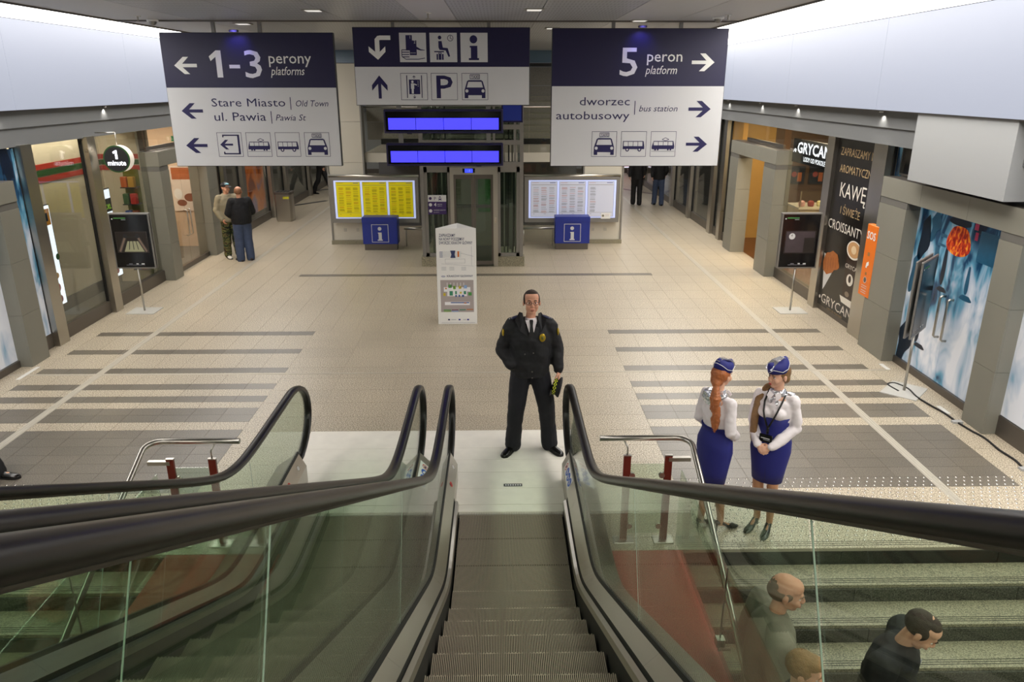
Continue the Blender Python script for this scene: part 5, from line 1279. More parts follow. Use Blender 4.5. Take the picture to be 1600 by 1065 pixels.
def remesh(mb, name, m, parent, voxel=.009, smooth=2, fac=.5, wrinkle=0, wscale=9, paint=None, seed=0, shrink=None):
    """fuse overlapping closed shapes into one continuous skin"""
    o = bpy.data.objects.new('t', mb.mesh('t')); COL.objects.link(o)
    r = o.modifiers.new('r', 'REMESH'); r.mode = 'VOXEL'; r.voxel_size = voxel; r.use_smooth_shade = True
    if smooth:
        s = o.modifiers.new('s', 'SMOOTH'); s.factor = fac; s.iterations = smooth
    dg = bpy.context.evaluated_depsgraph_get(); dg.update()
    me = bpy.data.meshes.new_from_object(o.evaluated_get(dg)); me.name = name
    bpy.data.objects.remove(o)
    if wrinkle:
        for v, nrm in zip(me.vertices, [tuple(q.vector) for q in me.vertex_normals]):
            c = v.co; k = noise.noise(Vector((c.x * wscale + seed, c.y * wscale, c.z * wscale * 1.4))) + .5 * noise.noise(Vector((c.x * wscale * 2.3, c.y * wscale * 2.3 + seed, c.z * wscale * 3)))
            v.co = c + Vector(nrm) * k * wrinkle
    ms = [m] + [p[0] for p in (paint or [])]
    me.materials.clear()
    for q in ms: me.materials.append(q)
    if paint:
        for p in me.polygons:
            c = p.center
            for i, (mm, fn) in enumerate(paint):
                if fn(c): p.material_index = i + 1
    me.polygons.foreach_set('use_smooth', [True] * len(me.polygons))
    o = bpy.data.objects.new(name, me); return link(o, parent)
def V(*a): return Vector(a)
def ringv(c, rx, ry, yaw=0, n=18, tilt=None, sq=0):
    M = Matrix.Rotation(yaw, 3, 'Z')
    if tilt is not None: M = tilt @ M
    out = []
    for i in range(n):
        a = 2 * PI * i / n; ca, sa = math.cos(a), math.sin(a)
        e = 1 - sq; x = math.copysign(abs(ca) ** e, ca) * rx; y = math.copysign(abs(sa) ** e, sa) * ry
        out.append(tuple(Vector(c) + M @ Vector((x, y, 0))))
    return out
def head_shapes(b, H, M, sc=1.0, fem=False, jaw=1.0):
    def E(c, r): b.ell(H + M @ (Vector(c) * sc), [q * sc for q in r], 16, rot=M)
    def C(p, q, r0, r1=None): b.cap(H + M @ (Vector(p) * sc), H + M @ (Vector(q) * sc), r0 * sc, (r1 if r1 is not None else r0) * sc, 10)
    E((0, .018, .035), (.077, .094, .085)); E((0, -.025, .0), (.066, .066, .09)); E((0, -.03, -.05), (.056 * jaw, .058, .052)); E((0, -.06, -.085), (.026 * jaw, .026, .024)); E((0, -.028, .055), (.068, .062, .05))
    C((-.032, -.083, .026), (.032, -.083, .026), .011 if not fem else .008)
    for s in (-1, 1):
        E((s * .037, -.062, -.028), (.026, .026, .03)); E((s * .079, .008, -.004), (.010, .019, .031)); E((s * .010, -.101, -.03), (.009, .012, .008))
    C((0, -.088, .018), (0, -.110, -.022), .008, .0115)
    E((0, -.090, -.056), (.024, .012, .007)); E((0, -.088, -.067), (.020, .012, .008))
def head_details(t, H, M, sc=1.0, lip=LIP, brow=HBR, fem=False, closed=False):
    def W(c): return H + M @ (Vector(c) * sc)
    for s in (-1, 1):
        m = MB(); m.ell(W((s * .031, -.0735, .004)), (.0150 * sc, .013 * sc, .0066 * sc), 12, rot=M); e = m.obj('eye', EYEW, t)
        if not closed:
            m = MB(); m.ell(W((s * .031, -.0835, .004)), (.0066 * sc, .0045 * sc, .0060 * sc), 10, rot=M); m.obj('iris', EYED, e)
        m = MB(); m.tube([W((s * .016, -.0875, .0135)), W((s * .031, -.0885, .0165)), W((s * .046, -.080, .0115))], .0022 * sc, 6); m.obj('eyelid', EYED if fem else SKIN2, e)
        m = MB(); m.tube([W((s * .014, -.094, .027)), W((s * .032, -.094, .033)), W((s * .050, -.082, .025))], [.0035 * sc, .0045 * sc, .002 * sc], 6); m.obj('eyebrow', brow, t)
    m = MB(); m.ell(W((0, -.0985, -.0565)), (.0225 * sc, .006 * sc, .0032 * sc), 12, rot=M); m.ell(W((0, -.0975, -.0655)), (.019 * sc, .0065 * sc, .0042 * sc), 12, rot=M); m.obj('lips', lip, t)
def hand_shapes(b, w, d, nrm, side, curl=.5, sc=1.0, spread=.0):
    """w wrist, d direction of the fingers, nrm = back of the hand, side = towards the thumb"""
    d = Vector(d).normalized(); nrm = (Vector(nrm) - d * Vector(nrm).dot(d)).normalized(); s = d.cross(nrm); s = s if s.dot(Vector(side)) > 0 else -s
    L = .085 * sc
    b.cap(w - d * .01, w + d * .03 * sc, .024 * sc, .026 * sc, 10)
    for k in (-.024, -.008, .008, .024): b.cap(w + d * .02 * sc + s * k * sc * .8, w + d * L + s * k * sc * 1.15, .0155 * sc, .0125 * sc, 8)
    for i, (k, ln) in enumerate(((.030, .068), (.010, .078), (-.010, .072), (-.029, .056))):
        p = w + d * L + s * k * sc * 1.1; ang = 0; q = p
        for j, f in enumerate((.45, .32, .23)):
            ang += curl * (.9 if j else .6); dd = (d * math.cos(ang) - nrm * math.sin(ang) + s * spread * (k * 8)).normalized()
            q2 = q + dd * ln * f * sc; b.cap(q, q2, (.0092 - .0008 * j) * sc, (.0084 - .0009 * j) * sc, 8); q = q2
    p = w + d * .022 * sc + s * .024 * sc - nrm * .006 * sc
    q = p + (d * .55 + s * .75 - nrm * .25).normalized() * .042 * sc; b.cap(p, q, .0135 * sc, .0105 * sc, 8)
    q2 = q + (d * .9 + s * .25 - nrm * (.3 + curl * .4)).normalized() * .032 * sc; b.cap(q, q2, .0105 * sc, .0085 * sc, 8)
def rotm(yaw=0, pitch=0, roll=0): return (Matrix.Rotation(R(yaw), 3, 'Z') @ Matrix.Rotation(R(pitch), 3, 'X') @ Matrix.Rotation(R(roll), 3, 'Y'))
def limb(b, pts, rs, n=14, flat=1.0, up=None):
    P_ = [Vector(p) for p in pts]; out = []; rr_ = []
    for i in range(len(P_) - 1):
        for k in range(4): f = k / 4; out.append(P_[i].lerp(P_[i + 1], f)); rr_.append(rs[i] * (1 - f) + rs[i + 1] * f)
    out.append(P_[-1]); rr_.append(rs[-1])
    b.tube(out, rr_, n)
    for p, r in zip(P_, rs): b.ell(p, (r, r, r), 12)
def base_body(t, J, skin, name='body', fem=False, sc=1.0, legs_skin=None, voxel=.007, HM=None, headsc=1.0, jaw=1.0, hands=(True, True), H=None, paint=None, legs=True):
    b = MB()
    H = J['head']; M = HM or Matrix.Identity(3)
    head_shapes(b, H, M, headsc, fem, jaw)
    nk = J['neck']; b.cap(nk - V(0, 0, .05), H + M @ V(0, .012, -.055), .056 if not fem else .045, .05 if not fem else .040, 12)
    ch, pv = J['chest'], J['pelvis']
    b.loft([ringv(p, rx, ry) for p, rx, ry in ((pv - V(0, 0, .10), .12, .09), (pv, .145, .10), (pv.lerp(ch, .45), .12, .085), (ch, .145, .10), (nk - V(0, 0, .06), .12, .08), (nk - V(0, 0, .0), .05, .05))])
    for s, S in (('L', 1), ('R', -1)):
        sh, el, wr_ = J['sh' + s], J['el' + s], J['wr' + s]
        limb(b, (sh, el, wr_), (.045, .036, .024) if not fem else (.036, .028, .020))
        hd = J.get('hand' + s)
        if hd: hand_shapes(b, wr_, *hd[:3], curl=hd[3], sc=(.98 if not fem else .86) * headsc)
        if legs:
            hp, kn, an, to = J['hip' + s], J['kn' + s], J['an' + s], J['to' + s]
            if fem: limb(b, (hp, hp.lerp(kn, .5), kn, kn.lerp(an, .35), an), (.085, .070, .050, .050, .031))
            else: limb(b, (hp, kn, an), (.075, .05, .035))
            b.cap(an - V(0, 0, .01), an - V(0, 0, .05), .032, .03, 10); b.cap(an - V(0, 0, .05), an.lerp(to, .8) - V(0, 0, .02), .026, .018, 10)
    return remesh(b, name, skin, t, voxel, 2, .5, paint=paint)
def std(h=1.8):
    k = h / 1.8
    J = dict(pelvis=V(0, 0, .98), chest=V(0, 0, 1.30), neck=V(0, .01, 1.52), head=V(0, -.005, 1.675), shL=V(.185, .01, 1.45), shR=V(-.185, .01, 1.45), elL=V(.24, .03, 1.17), elR=V(-.24, .03, 1.17), wrL=V(.25, -.03, .92), wrR=V(-.25, -.03, .92),
             hipL=V(.095, 0, .93), hipR=V(-.095, 0, .93), knL=V(.11, -.01, .51), knR=V(-.11, -.01, .51), anL=V(.12, .02, .09), anR=V(-.12, .02, .09), toL=V(.135, -.14, .035), toR=V(-.135, -.14, .035))
    for q in J: J[q] = J[q] * k
    return J
def shoe(t, an, to, m, name='shoe', w_=1.0):
    b = MB(); d = (to - an); d.z = 0; d.normalize(); s = V(-d.y, d.x, 0)
    heel = V(an.x, an.y, 0) - d * .05
    rings = []
    for f, wd, ht in ((-.03, .028, .05), (.02, .038, .075), (.09, .040, .085), (.15, .042, .062), (.21, .048, .05), (.26, .043, .042), (.295, .022, .028)):
        c = heel + d * f * w_; n = 12
        rings.append([tuple(c + s * wd * math.cos(2 * PI * i / n) * 1.0 + V(0, 0, ht / 2 + ht / 2 * math.sin(2 * PI * i / n) * (1 if math.sin(2 * PI * i / n) > 0 else 1) + .004)) for i in range(n)])
    b.loft(rings)
    o = b.obj(name, m, t)
    q = MB(); pts = [heel + d * f * w_ + s * wd for f, wd in ((-.035, .02), (.05, .040), (.20, .05), (.27, .044), (.30, .015))] + [heel + d * f * w_ - s * wd for f, wd in ((.30, .015), (.27, .044), (.20, .05), (.05, .040), (-.035, .02))]
    n = len(pts); q.add([tuple(p + V(0, 0, .0)) for p in pts] + [tuple(p + V(0, 0, .018)) for p in pts], [tuple(range(n - 1, -1, -1)), tuple(range(n, 2 * n))] + [(i, (i + 1) % n, n + (i + 1) % n, n + i) for i in range(n)])
    q.obj('sole', BLACK, o)
    return o
def trousers(t, J, m, r=(.105, .085, .078, .080), voxel=.011, wr=.006, seed=0, name='trousers', bottom=.03, waist=(.165, .125), paint=None):
    b = MB(); pv = J['pelvis']
    b.loft([ringv(pv + V(0, 0, z), waist[0] * a, waist[1] * c) for z, a, c in ((-.10, .98, 1.0), (-.02, 1.03, 1.03), (.06, .97, .97), (.12, .92, .93))])
    for s in 'LR':
        hp, kn, an = J['hip' + s], J['kn' + s], J['an' + s]
        end = V(an.x, an.y - .01, bottom)
        limb(b, (hp - V(0, 0, .03), hp.lerp(kn, .5), kn, kn.lerp(an, .5), end + V(0, 0, .03)), (r[0], (r[0] + r[1]) / 2, r[1], r[2], r[3]))
    return remesh(b, name, m, t, voxel, 2, .5, wr, 8, seed=seed, paint=paint)
def jacket(t, J, m, name='jacket', hem=-.12, tors=((.205, .145), (.20, .145), (.215, .15), (.20, .13), (.10, .09)), arm=(.088, .072, .055), voxel=.011, wr=.008, seed=1, cuffs=.0, neckz=.015, paint=None, sleeves='LR', wsc=9):
    b = MB(); ch, pv, nk = J['chest'], J['pelvis'], J['neck']
    T = tors
    b.loft([ringv(pv + V(0, 0, hem), T[0][0] * .96, T[0][1] * .96), ringv(pv + V(0, 0, hem + .04), *T[0]), ringv(pv.lerp(ch, .5), *T[1]), ringv(ch, *T[2]), ringv(ch.lerp(nk, .62), *T[3]), ringv(nk + V(0, 0, neckz), *T[4])])
    for s in sleeves:
        sh, el, w_ = J['sh' + s], J['el' + s], J['wr' + s]
        limb(b, (sh, el, el.lerp(w_, .5), w_ - (w_ - el).normalized() * cuffs), (arm[0], arm[1], (arm[1] + arm[2]) / 2, arm[2]))
        b.cap(nk - V(0, 0, .06), sh + V(0, 0, .01), .065, arm[0] * .9, 12)
    return remesh(b, name, m, t, voxel, 2, .5, wr, wsc, seed=seed, paint=paint)
def hairmesh(t, H, M, sc, parts, m, voxel=.008, name='hair', wr=.002):
    b = MB()
    for kind, *a in parts:
        if kind == 'e': b.ell(H + M @ (Vector(a[0]) * sc), [q * sc for q in a[1]], 16, rot=M)
        else: b.cap(H + M @ (Vector(a[0]) * sc), H + M @ (Vector(a[1]) * sc), a[2] * sc, a[3] * sc, 10)
    return remesh(b, name, m, t, voxel, 1, .5, wr, 40)
# ---------------------------------------------------------------- 1. uniformed guard
t = thing('person', 'man in black uniform jacket and glasses standing on the metal landing plate', 'person', (.325, 7.62, .006), R(2))
J = std(1.86)
J.update(anL=V(.225, .02, .09), anR=V(-.185, .02, .09), knL=V(.185, -.01, .52), knR=V(-.15, -.01, .52), toL=V(.31, -.13, .035), toR=V(-.27, -.13, .035), hipL=V(.10, 0, .95), hipR=V(-.10, 0, .95), shL=V(.195, .01, 1.465), shR=V(-.195, .01, 1.465),
         elL=V(.285, .04, 1.20), wrL=V(.305, -.05, .97), elR=V(-.30, .05, 1.19), wrR=V(-.20, -.10, 1.04), head=V(.01, -.02, 1.72), neck=V(0, .01, 1.56), chest=V(0, 0, 1.34))
J['handL'] = (V(.02, -.15, -1), V(1, -.1, 0), V(0, -1, 0), .75); HM = rotm(0, -9)
base_body(t, J, SKIN2, voxel=.006, HM=HM, headsc=1.08, jaw=1.12)
head_details(t, J['head'], HM, 1.08)
hairmesh(t, J['head'], HM, 1.08, [('e', (0, .036, .044), (.0805, .084, .082)), ('e', (0, -.01, .088), (.056, .06, .036)), ('e', (-.068, .01, .03), (.014, .04, .05)), ('e', (.068, .01, .03), (.014, .04, .05))], HBR, .006, wr=.001)
g = MB()
for s in (-1, 1):
    cx_ = s * .034; pts = [J['head'] + HM @ (Vector((cx_ + .027 * math.cos(a), -.103, .004 + .014 * math.sin(a))) * 1.08) for a in [2 * PI * i / 16 for i in range(17)]]
    g.tube(pts, .0022, 6); g.tube([J['head'] + HM @ (Vector(p) * 1.08) for p in ((s * .061, -.10, .010), (s * .082, -.02, .012), (s * .084, .02, .0))], .0025, 6)
g.tube([J['head'] + HM @ (Vector(p) * 1.08) for p in ((-.008, -.105, .006), (.008, -.105, .006))], .002, 6); g.obj('glasses', CHAR, t)
trousers(t, J, TROU, (.118, .098, .088, .092), seed=3)
jk = jacket(t, J, JACK, 'jacket', -.10, ((.215, .155), (.225, .165), (.235, .165), (.19, .14), (.10, .085)), (.088, .080, .062), cuffs=.02, wr=.010, seed=2, neckz=-.05)
# open collar, shirt, tie
b = MB()
for s in (-1, 1):
    b.add([(s * .03, -.145, 1.38), (s * .115, -.135, 1.44), (s * .165, -.06, 1.535), (s * .115, .03, 1.60), (s * .085, -.02, 1.605), (s * .075, -.08, 1.56)], [(0, 1, 2, 3, 4, 5)])
o = bpy.data.objects.new('collar', b.mesh('collar', JACK)); link(o, t); md = o.modifiers.new('s', 'SOLIDIFY'); md.thickness = .018
b = MB(); b.loft([ringv(V(0, -.02, 1.50), .078, .076), ringv(V(.003, -.024, 1.53), .070, .070), ringv(V(.004, -.018, 1.558), .064, .064)]); b.add([(-.06, -.115, 1.555), (.06, -.115, 1.555), (.025, -.166, 1.44), (-.025, -.166, 1.44)], [(0, 1, 2, 3)]); b.obj('shirt_collar', SHIRT, t)
b = MB(); b.loft([[(-.02, -.125, 1.55), (.02, -.125, 1.55), (.016, -.108, 1.56), (-.016, -.108, 1.56)], [(-.014, -.150, 1.505), (.014, -.150, 1.505), (.014, -.13, 1.505), (-.014, -.13, 1.505)], [(-.026, -.182, 1.40), (.026, -.182, 1.40), (.026, -.16, 1.40), (-.026, -.16, 1.40)]], None, smooth=False); b.obj('tie', BLACK, t)
for s in (-1, 1):
    b = MB(); b.ell((s * .175, .005, 1.552), (.065, .035, .012), 14, rot=Matrix.Rotation(R(22 * s), 3, 'Y')); e = b.obj('epaulette', mat('navy epaulette', '1a1f44', .6), t)
    for k in (0, .022): MB().ell((s * (.20 + k), -.012, 1.552 - k * .4), (.007, .007, .006), 8).obj('star', SILV, e)
GOLD = mat('gold badge', 'b89a2a', .35, metal=.6)
MB().ell((.115, -.158, 1.375), (.034, .012, .046), 16).obj('badge', GOLD, t)
b = MB(); b.ell((.115, -.168, 1.375), (.014, .006, .02), 10); b.obj('badge_shield', mat('badge green', '6a6a2a', .5), t)
for s in (-1, 1): MB().ell((s * .292, -.03, 1.40), (.014, .03, .042), 12).obj('arm_patch', GOLD, t)
for z, x in ((1.21, .02), (1.20, -.07), (1.0, .01), (.93, .01)): MB().ell((x, -.172, z), (.008, .005, .008), 8).obj('button', STEEL_D, t)
shoe(t, J['anL'], J['toL'], LEATH); shoe(t, J['anR'], J['toR'], LEATH)
# peaked cap in his hand
c = thing('peaked_cap', 'black peaked cap with yellow chequered band held in the guard\'s hand', 'cap', (.575, 7.55, .80), 0)
c.rotation_euler = (Matrix.Rotation(R(-12), 3, 'Z') @ Matrix.Rotation(R(100), 3, 'Y') @ Matrix.Rotation(R(100), 3, 'Z')).to_euler(); c.scale = (.9, .9, .9)
b = MB(); b.loft([ringv(V(0, 0, 0), .085, .10, n=24), ringv(V(0, 0, .045), .088, .103, n=24), ringv(V(0, .005, .075), .118, .13, n=24), ringv(V(0, .008, .09), .112, .125, n=24), ringv(V(0, .01, .098), .06, .07, n=24)]); b.obj('crown', JACK, c)
b = MB(); NB = 28
for k in range(3):
    for i in range(NB):
        if (i + k) % 2: continue
        a0, a1 = 2 * PI * i / NB, 2 * PI * (i + 1) / NB; z0, z1 = .004 + .013 * k, .016 + .013 * k
        b.add([(.090 * math.cos(a), .105 * math.sin(a), z) for a, z in ((a0, z0), (a1, z0), (a1, z1), (a0, z1))], [(0, 1, 2, 3)])
b.obj('chequered_band', mat('yellow chequer', 'c8d02a', .5), c)
b = MB(); b.add([(.085 * math.cos(a), -.10 * abs(math.sin(a)), 0) for a in [PI * i / 10 for i in range(11)]] + [(.08 * math.cos(a), -.16 * abs(math.sin(a)) - .0, -.018) for a in [PI * i / 10 for i in range(11)]], [(i, i + 1, 12 + i, 11 + i) for i in range(10)]); o = b.obj('visor', LEATH, c); md = o.modifiers.new('s', 'SOLIDIFY'); md.thickness = .004
# ---------------------------------------------------------------- 2/3. two hostesses
def pump(t, an, to, m):
    """high heeled shoe"""
    d = (to - an); d.z = 0; d.normalize(); s = V(-d.y, d.x, 0); g = V(an.x, an.y, 0)
    b = MB(); rings = []
    for f, wd, z0, z1 in ((-.045, .016, .075, .115), (-.02, .027, .070, .12), (.03, .028, .055, .095), (.08, .033, .02, .055), (.12, .038, .0, .045), (.16, .036, .0, .038), (.20, .018, .0, .022)):
        c = g + d * f; n = 10; rings.append([tuple(c + s * wd * math.cos(2 * PI * i / n) + V(0, 0, (z0 + z1) / 2 + (z1 - z0) / 2 * math.sin(2 * PI * i / n))) for i in range(n)])
    b.loft(rings); b.tube([g - d * .035 + V(0, 0, .08), g - d * .03 + V(0, 0, .04), g - d * .028], [.014, .008, .006], 8)
    b.obj('high_heeled_shoe', m, t)
def hostess(lab, loc, rz, hyaw, hair, skin, shoes, h=1.66, back=False):
    t = thing('person', lab, 'person', loc, R(rz), None)
    k = h / 1.68
    J = dict(pelvis=V(0, 0, 1.0), chest=V(0, .0, 1.27), neck=V(0, .02, 1.455), head=V(0, -.005, 1.605), shL=V(.155, .01, 1.39), shR=V(-.155, .01, 1.39), elL=V(.20, .03, 1.13), elR=V(-.20, .03, 1.13),
             wrL=V(.06, -.20, .985), wrR=V(-.06, -.20, .98), hipL=V(.08, 0, .95), hipR=V(-.08, 0, .95), knL=V(.07, -.03, .55), knR=V(-.07, -.03, .55), anL=V(.065, .03, .14), anR=V(-.065, .05 if not back else -.10, .14), toL=V(.075, -.09, .03), toR=V(-.085, -.08 if not back else -.24, .03))
    for q in J: J[q] = J[q] * k
    J['handL'] = (V(-.75, -.35, -.35), V(.1, -.8, .5), V(0, 0, 1), .55); J['handR'] = (V(.75, -.35, -.35), V(-.1, -.8, .5), V(0, 0, 1), .6)
    HM = rotm(hyaw, 4 if not back else 0); H = J['head']
    def p_leg(c): return c.z < .75
    base_body(t, J, skin, fem=True, voxel=.006, HM=HM, headsc=.92, jaw=.86, paint=[(NYLON, p_leg)])
    head_details(t, H, HM, .92, LIPR, hair, True)
    # blouse
    b = MB(); pv, ch, nk = J['pelvis'], J['chest'], J['neck']
    b.loft([ringv(pv + V(0, 0, .10), .125, .095), ringv(pv + V(0, 0, .16), .135, .105), ringv(ch - V(0, 0, .02), .155, .115), ringv(ch + V(0, 0, .08), .15, .10), ringv(nk - V(0, 0, .03), .075, .06), ringv(nk + V(0, 0, .015), .052, .052)])
    for s in (-1, 1): b.ell(ch + V(s * .06, -.085, 0), (.062, .055, .058), 12)
    for s in 'LR':
        sh, el, w_ = J['sh' + s], J['el' + s], J['wr' + s]
        limb(b, (sh, sh.lerp(el, .5), el, el.lerp(w_, .6), w_), (.052, .050, .048, .050, .036)); b.cap(nk - V(0, 0, .06), sh, .04, .048, 12)
    remesh(b, 'blouse', SHIRT, t, .009, 1, .5, .0075, 11, seed=rz)
    # high waisted skirt
    b = MB(); top = .22 if not back else .12
    b.loft([ringv(pv + V(0, -.0, -.42), .135, .10, n=28), ringv(pv + V(0, 0, -.30), .150, .115, n=28), ringv(pv + V(0, 0, -.12), .178, .135, n=28), ringv(pv + V(0, .005, -.02), .172, .132, n=28), ringv(pv + V(0, 0, .07), .142, .112, n=28), ringv(pv + V(0, 0, .13), .138, .108, n=28), ringv(pv + V(0, 0, top), .148, .120, n=28)])
    b.obj('skirt', UNIB, t)
    if not back:
        b = MB(); b.add([(.015, -.1135, .60 * k), (.02, -.118, .60 * k), (.012, -.142, .80 * k)], [(0, 1, 2)]); b.obj('skirt_slit', BLACK, t)
    pump(t, J['anL'], J['toL'], shoes); pump(t, J['anR'], J['toR'], shoes)
    # silver neck scarf
    b = MB(); b.loft([ringv(nk + V(0, -.005, -.035), .085, .072), ringv(nk + V(0, -.002, -.012), .080, .070), ringv(nk + V(0, 0, .012), .066, .062), ringv(nk + V(0, 0, .02), .052, .05)])
    if back: b.ell(nk + V(0, .075, -.05), (.115, .028, .075), 14); b.ell(nk + V(.06, .03, -.01), (.06, .06, .03), 12); b.ell(nk + V(-.06, .03, -.01), (.06, .06, .03), 12)
    else:
        b.ell(nk + V(.0, -.085, -.04), (.022, .018, .022), 10); b.ell(nk + V(.03, -.10, -.085), (.016, .010, .045), 10); b.ell(nk + V(-.025, -.10, -.08), (.016, .010, .04), 10); b.ell(nk + V(.10, .02, -.02), (.045, .05, .02), 10)
    remesh(b, 'neck_scarf', SILV, t, .006, 1, .5, .006, 26)
    for s in (-1, 1):
        b = MB(); b.add([(s * .006, -.075, nk.z - .005), (s * .05, -.06, nk.z + .015), (s * .062, -.085, nk.z - .025), (s * .03, -.105, nk.z - .055)], [(0, 1, 2, 3)]); o = b.obj('blouse_collar', SHIRT, t); md = o.modifiers.new('s', 'SOLIDIFY'); md.thickness = .005
    # garrison cap
    M2 = HM @ rotm(0, 14); cp = H + HM @ V(0, -.01, .075)
    def cr(z, rx, ry, yo=0): return [tuple(cp + M2 @ (Vector((rx * math.cos(a) * (1 - .15 * abs(math.sin(a))), yo + ry * math.sin(a), z + .018 * abs(math.sin(a)))))) for a in [2 * PI * i / 28 for i in range(28)]]
    b = MB(); b.loft([cr(-.03, .079, .100), cr(.015, .078, .102), cr(.05, .055, .096), cr(.062, .02, .085), cr(.060, .004, .07)]); cap_ = b.obj('garrison_cap', UNIB, t)
    b = MB()
    for s in (-1, 1):
        b.tube([cp + M2 @ Vector(p) for p in ((s * .006, -.106, .0), (s * .05, -.085, .032), (s * .082, -.02, -.005), (s * .078, .04, .0), (s * .045, .085, .026), (0, .104, .036))], .0022, 6)
    b.obj('white_piping', WHITE, cap_)
    b = MB(); sg = 1
    b.loft([[tuple(cp + M2 @ Vector(p)) for p in q] for q in (((-.040, -.100, .030), (.040, -.100, .030), (.036, -.08, .02), (-.036, -.08, .02)), ((-.046, -.07, .062), (.046, -.07, .062), (.04, -.06, .05), (-.04, -.06, .05)), ((-.040, -.02, .082), (.040, -.02, .082), (.034, -.02, .07), (-.034, -.02, .07)), ((-.026, .05, .084), (.026, .05, .084), (.02, .05, .07), (-.02, .05, .07)), ((-.02, .105, .055), (.02, .105, .055), (.016, .09, .05), (-.016, .09, .05)))], None, smooth=False)
    b.obj('silver_panel', SILV, cap_)
    return t, J, HM
t, J, HM = hostess('woman in white blouse and blue skirt facing the camera side, black lanyard, long straight hair', (2.40, 5.98, 0), -38, -34, HDB, SKIN3, mat('dark green shoe leather', '1e2420', .25), 1.60)
H = J['head']
hairmesh(t, H, HM, .92, [('e', (0, .025, .035), (.084, .092, .090)), ('e', (0, .06, -.03), (.062, .05, .06)), ('c', (-.02, .07, -.05), (-.06, .05, -.14), .03, .034)], HDB, .007)
b = MB(); nk = J['neck']
pts = [H + HM @ V(-.02, .07, -.05), nk + V(-.10, .03, .0), nk + V(-.135, -.05, -.10), nk + V(-.13, -.12, -.24), nk + V(-.12, -.14, -.38), nk + V(-.11, -.15, -.46)]
for k in range(5):
    o_ = V(random.uniform(-.018, .018), random.uniform(-.012, .012), 0); b.tube([p + o_ * (i / 3) for i, p in enumerate(pts)], [.028, .030, .030, .026, .018, .006], 10)
remesh(b, 'ponytail', HDB, t, .007, 1, .5, .003, 40)
b = MB()
for s in (-1, 1): b.tube([nk + V(s * .02, .07, .0), nk + V(s * .075, .0, -.01), nk + V(s * .072, -.105, -.08), nk + V(s * .056, -.158, -.15), nk + V(s * .04, -.172, -.20), nk + V(s * .008, -.172, -.28)], .007, 6, flat=2)
b.tube([nk + V(0, -.165, -.28), nk + V(0, -.165, -.35)], .006, 6, flat=2)
for i in range(5): b.ell(nk + V(0, -.170, -.30 - .025 * i), (.007, .005, .007), 6)
b.obj('lanyard', BLACK, t); MB().cbox(-.055, -.18, nk.z - .42, .055, -.165, nk.z - .35, .003).obj('name_badge', BLACKG, t)
P = Print((-.045, -.1805, nk.z - .375), (1, 0, 0), (0, 0, 1), .09, .03, .001); P.rect(.05, .1, .9, .35, OFFW); P.rect(.3, .6, .95, .8, GREYT3); P.done('badge_print', t)
t, J, HM = hostess('woman in white blouse and blue skirt turned away, wavy auburn ponytail, silver scarf', (1.90, 5.98, 0), 118, 6, HRED, SKIN3, LEATH, 1.60, True)
H = J['head']
hairmesh(t, H, HM, .92, [('e', (0, .022, .030), (.088, .098, .090)), ('e', (0, .065, -.03), (.066, .056, .062)), ('e', (-.02, .10, -.05), (.04, .035, .045))], HRED, .007)
b = MB(); nk = J['neck']; rr = random.Random(2)
for k in range(7):
    ph = rr.uniform(0, 6); am = .016
    pts = [H + HM @ V(-.03, .10, -.06) + V(0, 0, 0)] + [nk + V(-.065 + .012 * (k % 3 - 1) + am * math.sin(ph + i * 1.5), .095 - .006 * i + am * math.cos(ph + i * 1.5), -.02 - .05 * i) for i in range(8)]
    b.tube(pts, [.024, .026, .026, .025, .024, .022, .020, .016, .006], 8)
remesh(b, 'ponytail', HRED, t, .006, 1, .4, .004, 45)
# ---------------------------------------------------------------- 4/5. two men chatting
def hoodie_camo():
    m, tt, n, bb = nt('camouflage cloth'); tc = n.new('ShaderNodeTexCoord'); mp = n.new('ShaderNodeMapping'); mp.inputs['Scale'].default_value = (6, 6, 12)
    no = n.new('ShaderNodeTexNoise'); no.inputs['Scale'].default_value = 1.4; no.inputs['Detail'].default_value = 2; no.inputs['Distortion'].default_value = .8
    tt.links.new(tc.outputs['Object'], mp.inputs[0]); tt.links.new(mp.outputs[0], no.inputs['Vector'])
    r = ramp(n, [(0, '14160f'), (.42, '2f3b1f'), (.5, '6a6a3a'), (.58, '4a3420'), (.66, '1a1c12')], 'CONSTANT'); tt.links.new(no.outputs['Fac'], r.inputs['Fac']); tt.links.new(r.outputs['Color'], bb.inputs['Base Color']); bb.inputs['Roughness'].default_value = .8
    return m
CAMO = hoodie_camo(); HOOD = mat('olive beige fleece', '948a72', .85, bump=.2, bscale=40); BKNIT = mat('black knitwear', '0e0f14', .85, bump=.2, bscale=50); JEAN = mat('blue denim', '3d4a66', .8, var=.2, vscale=12, bump=.15)
t = thing('person', 'man in camouflage trousers, beige hoodie and dark cap standing by the shop', 'person', (-6.33, 17.70, 0), R(38))
J = std(1.74); J.update(elL=V(.26, .02, 1.12), elR=V(-.26, .02, 1.12), wrL=V(.19, -.10, .93), wrR=V(-.19, -.10, .93), anL=V(.14, .02, .09), anR=V(-.12, .0, .09)); J['handL'] = (V(-.3, -.4, -.8), V(1, 0, 0), V(0, -1, 0), .4); J['handR'] = (V(.3, -.4, -.8), V(-1, 0, 0), V(0, -1, 0), .4)
HM = rotm(22, 0); base_body(t, J, SKIN2, HM=HM, voxel=.009, headsc=1.0); head_details(t, J['head'], HM)
b = MB(); H = J['head']; b.loft([[tuple(H + HM @ V(.083 * a * math.cos(q), .098 * a * math.sin(q) + .012, z)) for q in [2 * PI * i / 20 for i in range(20)]] for a, z in ((1.0, .038), (1.02, .075), (.85, .115), (.4, .135))]); cp_ = b.obj('cap', CHAR, t)
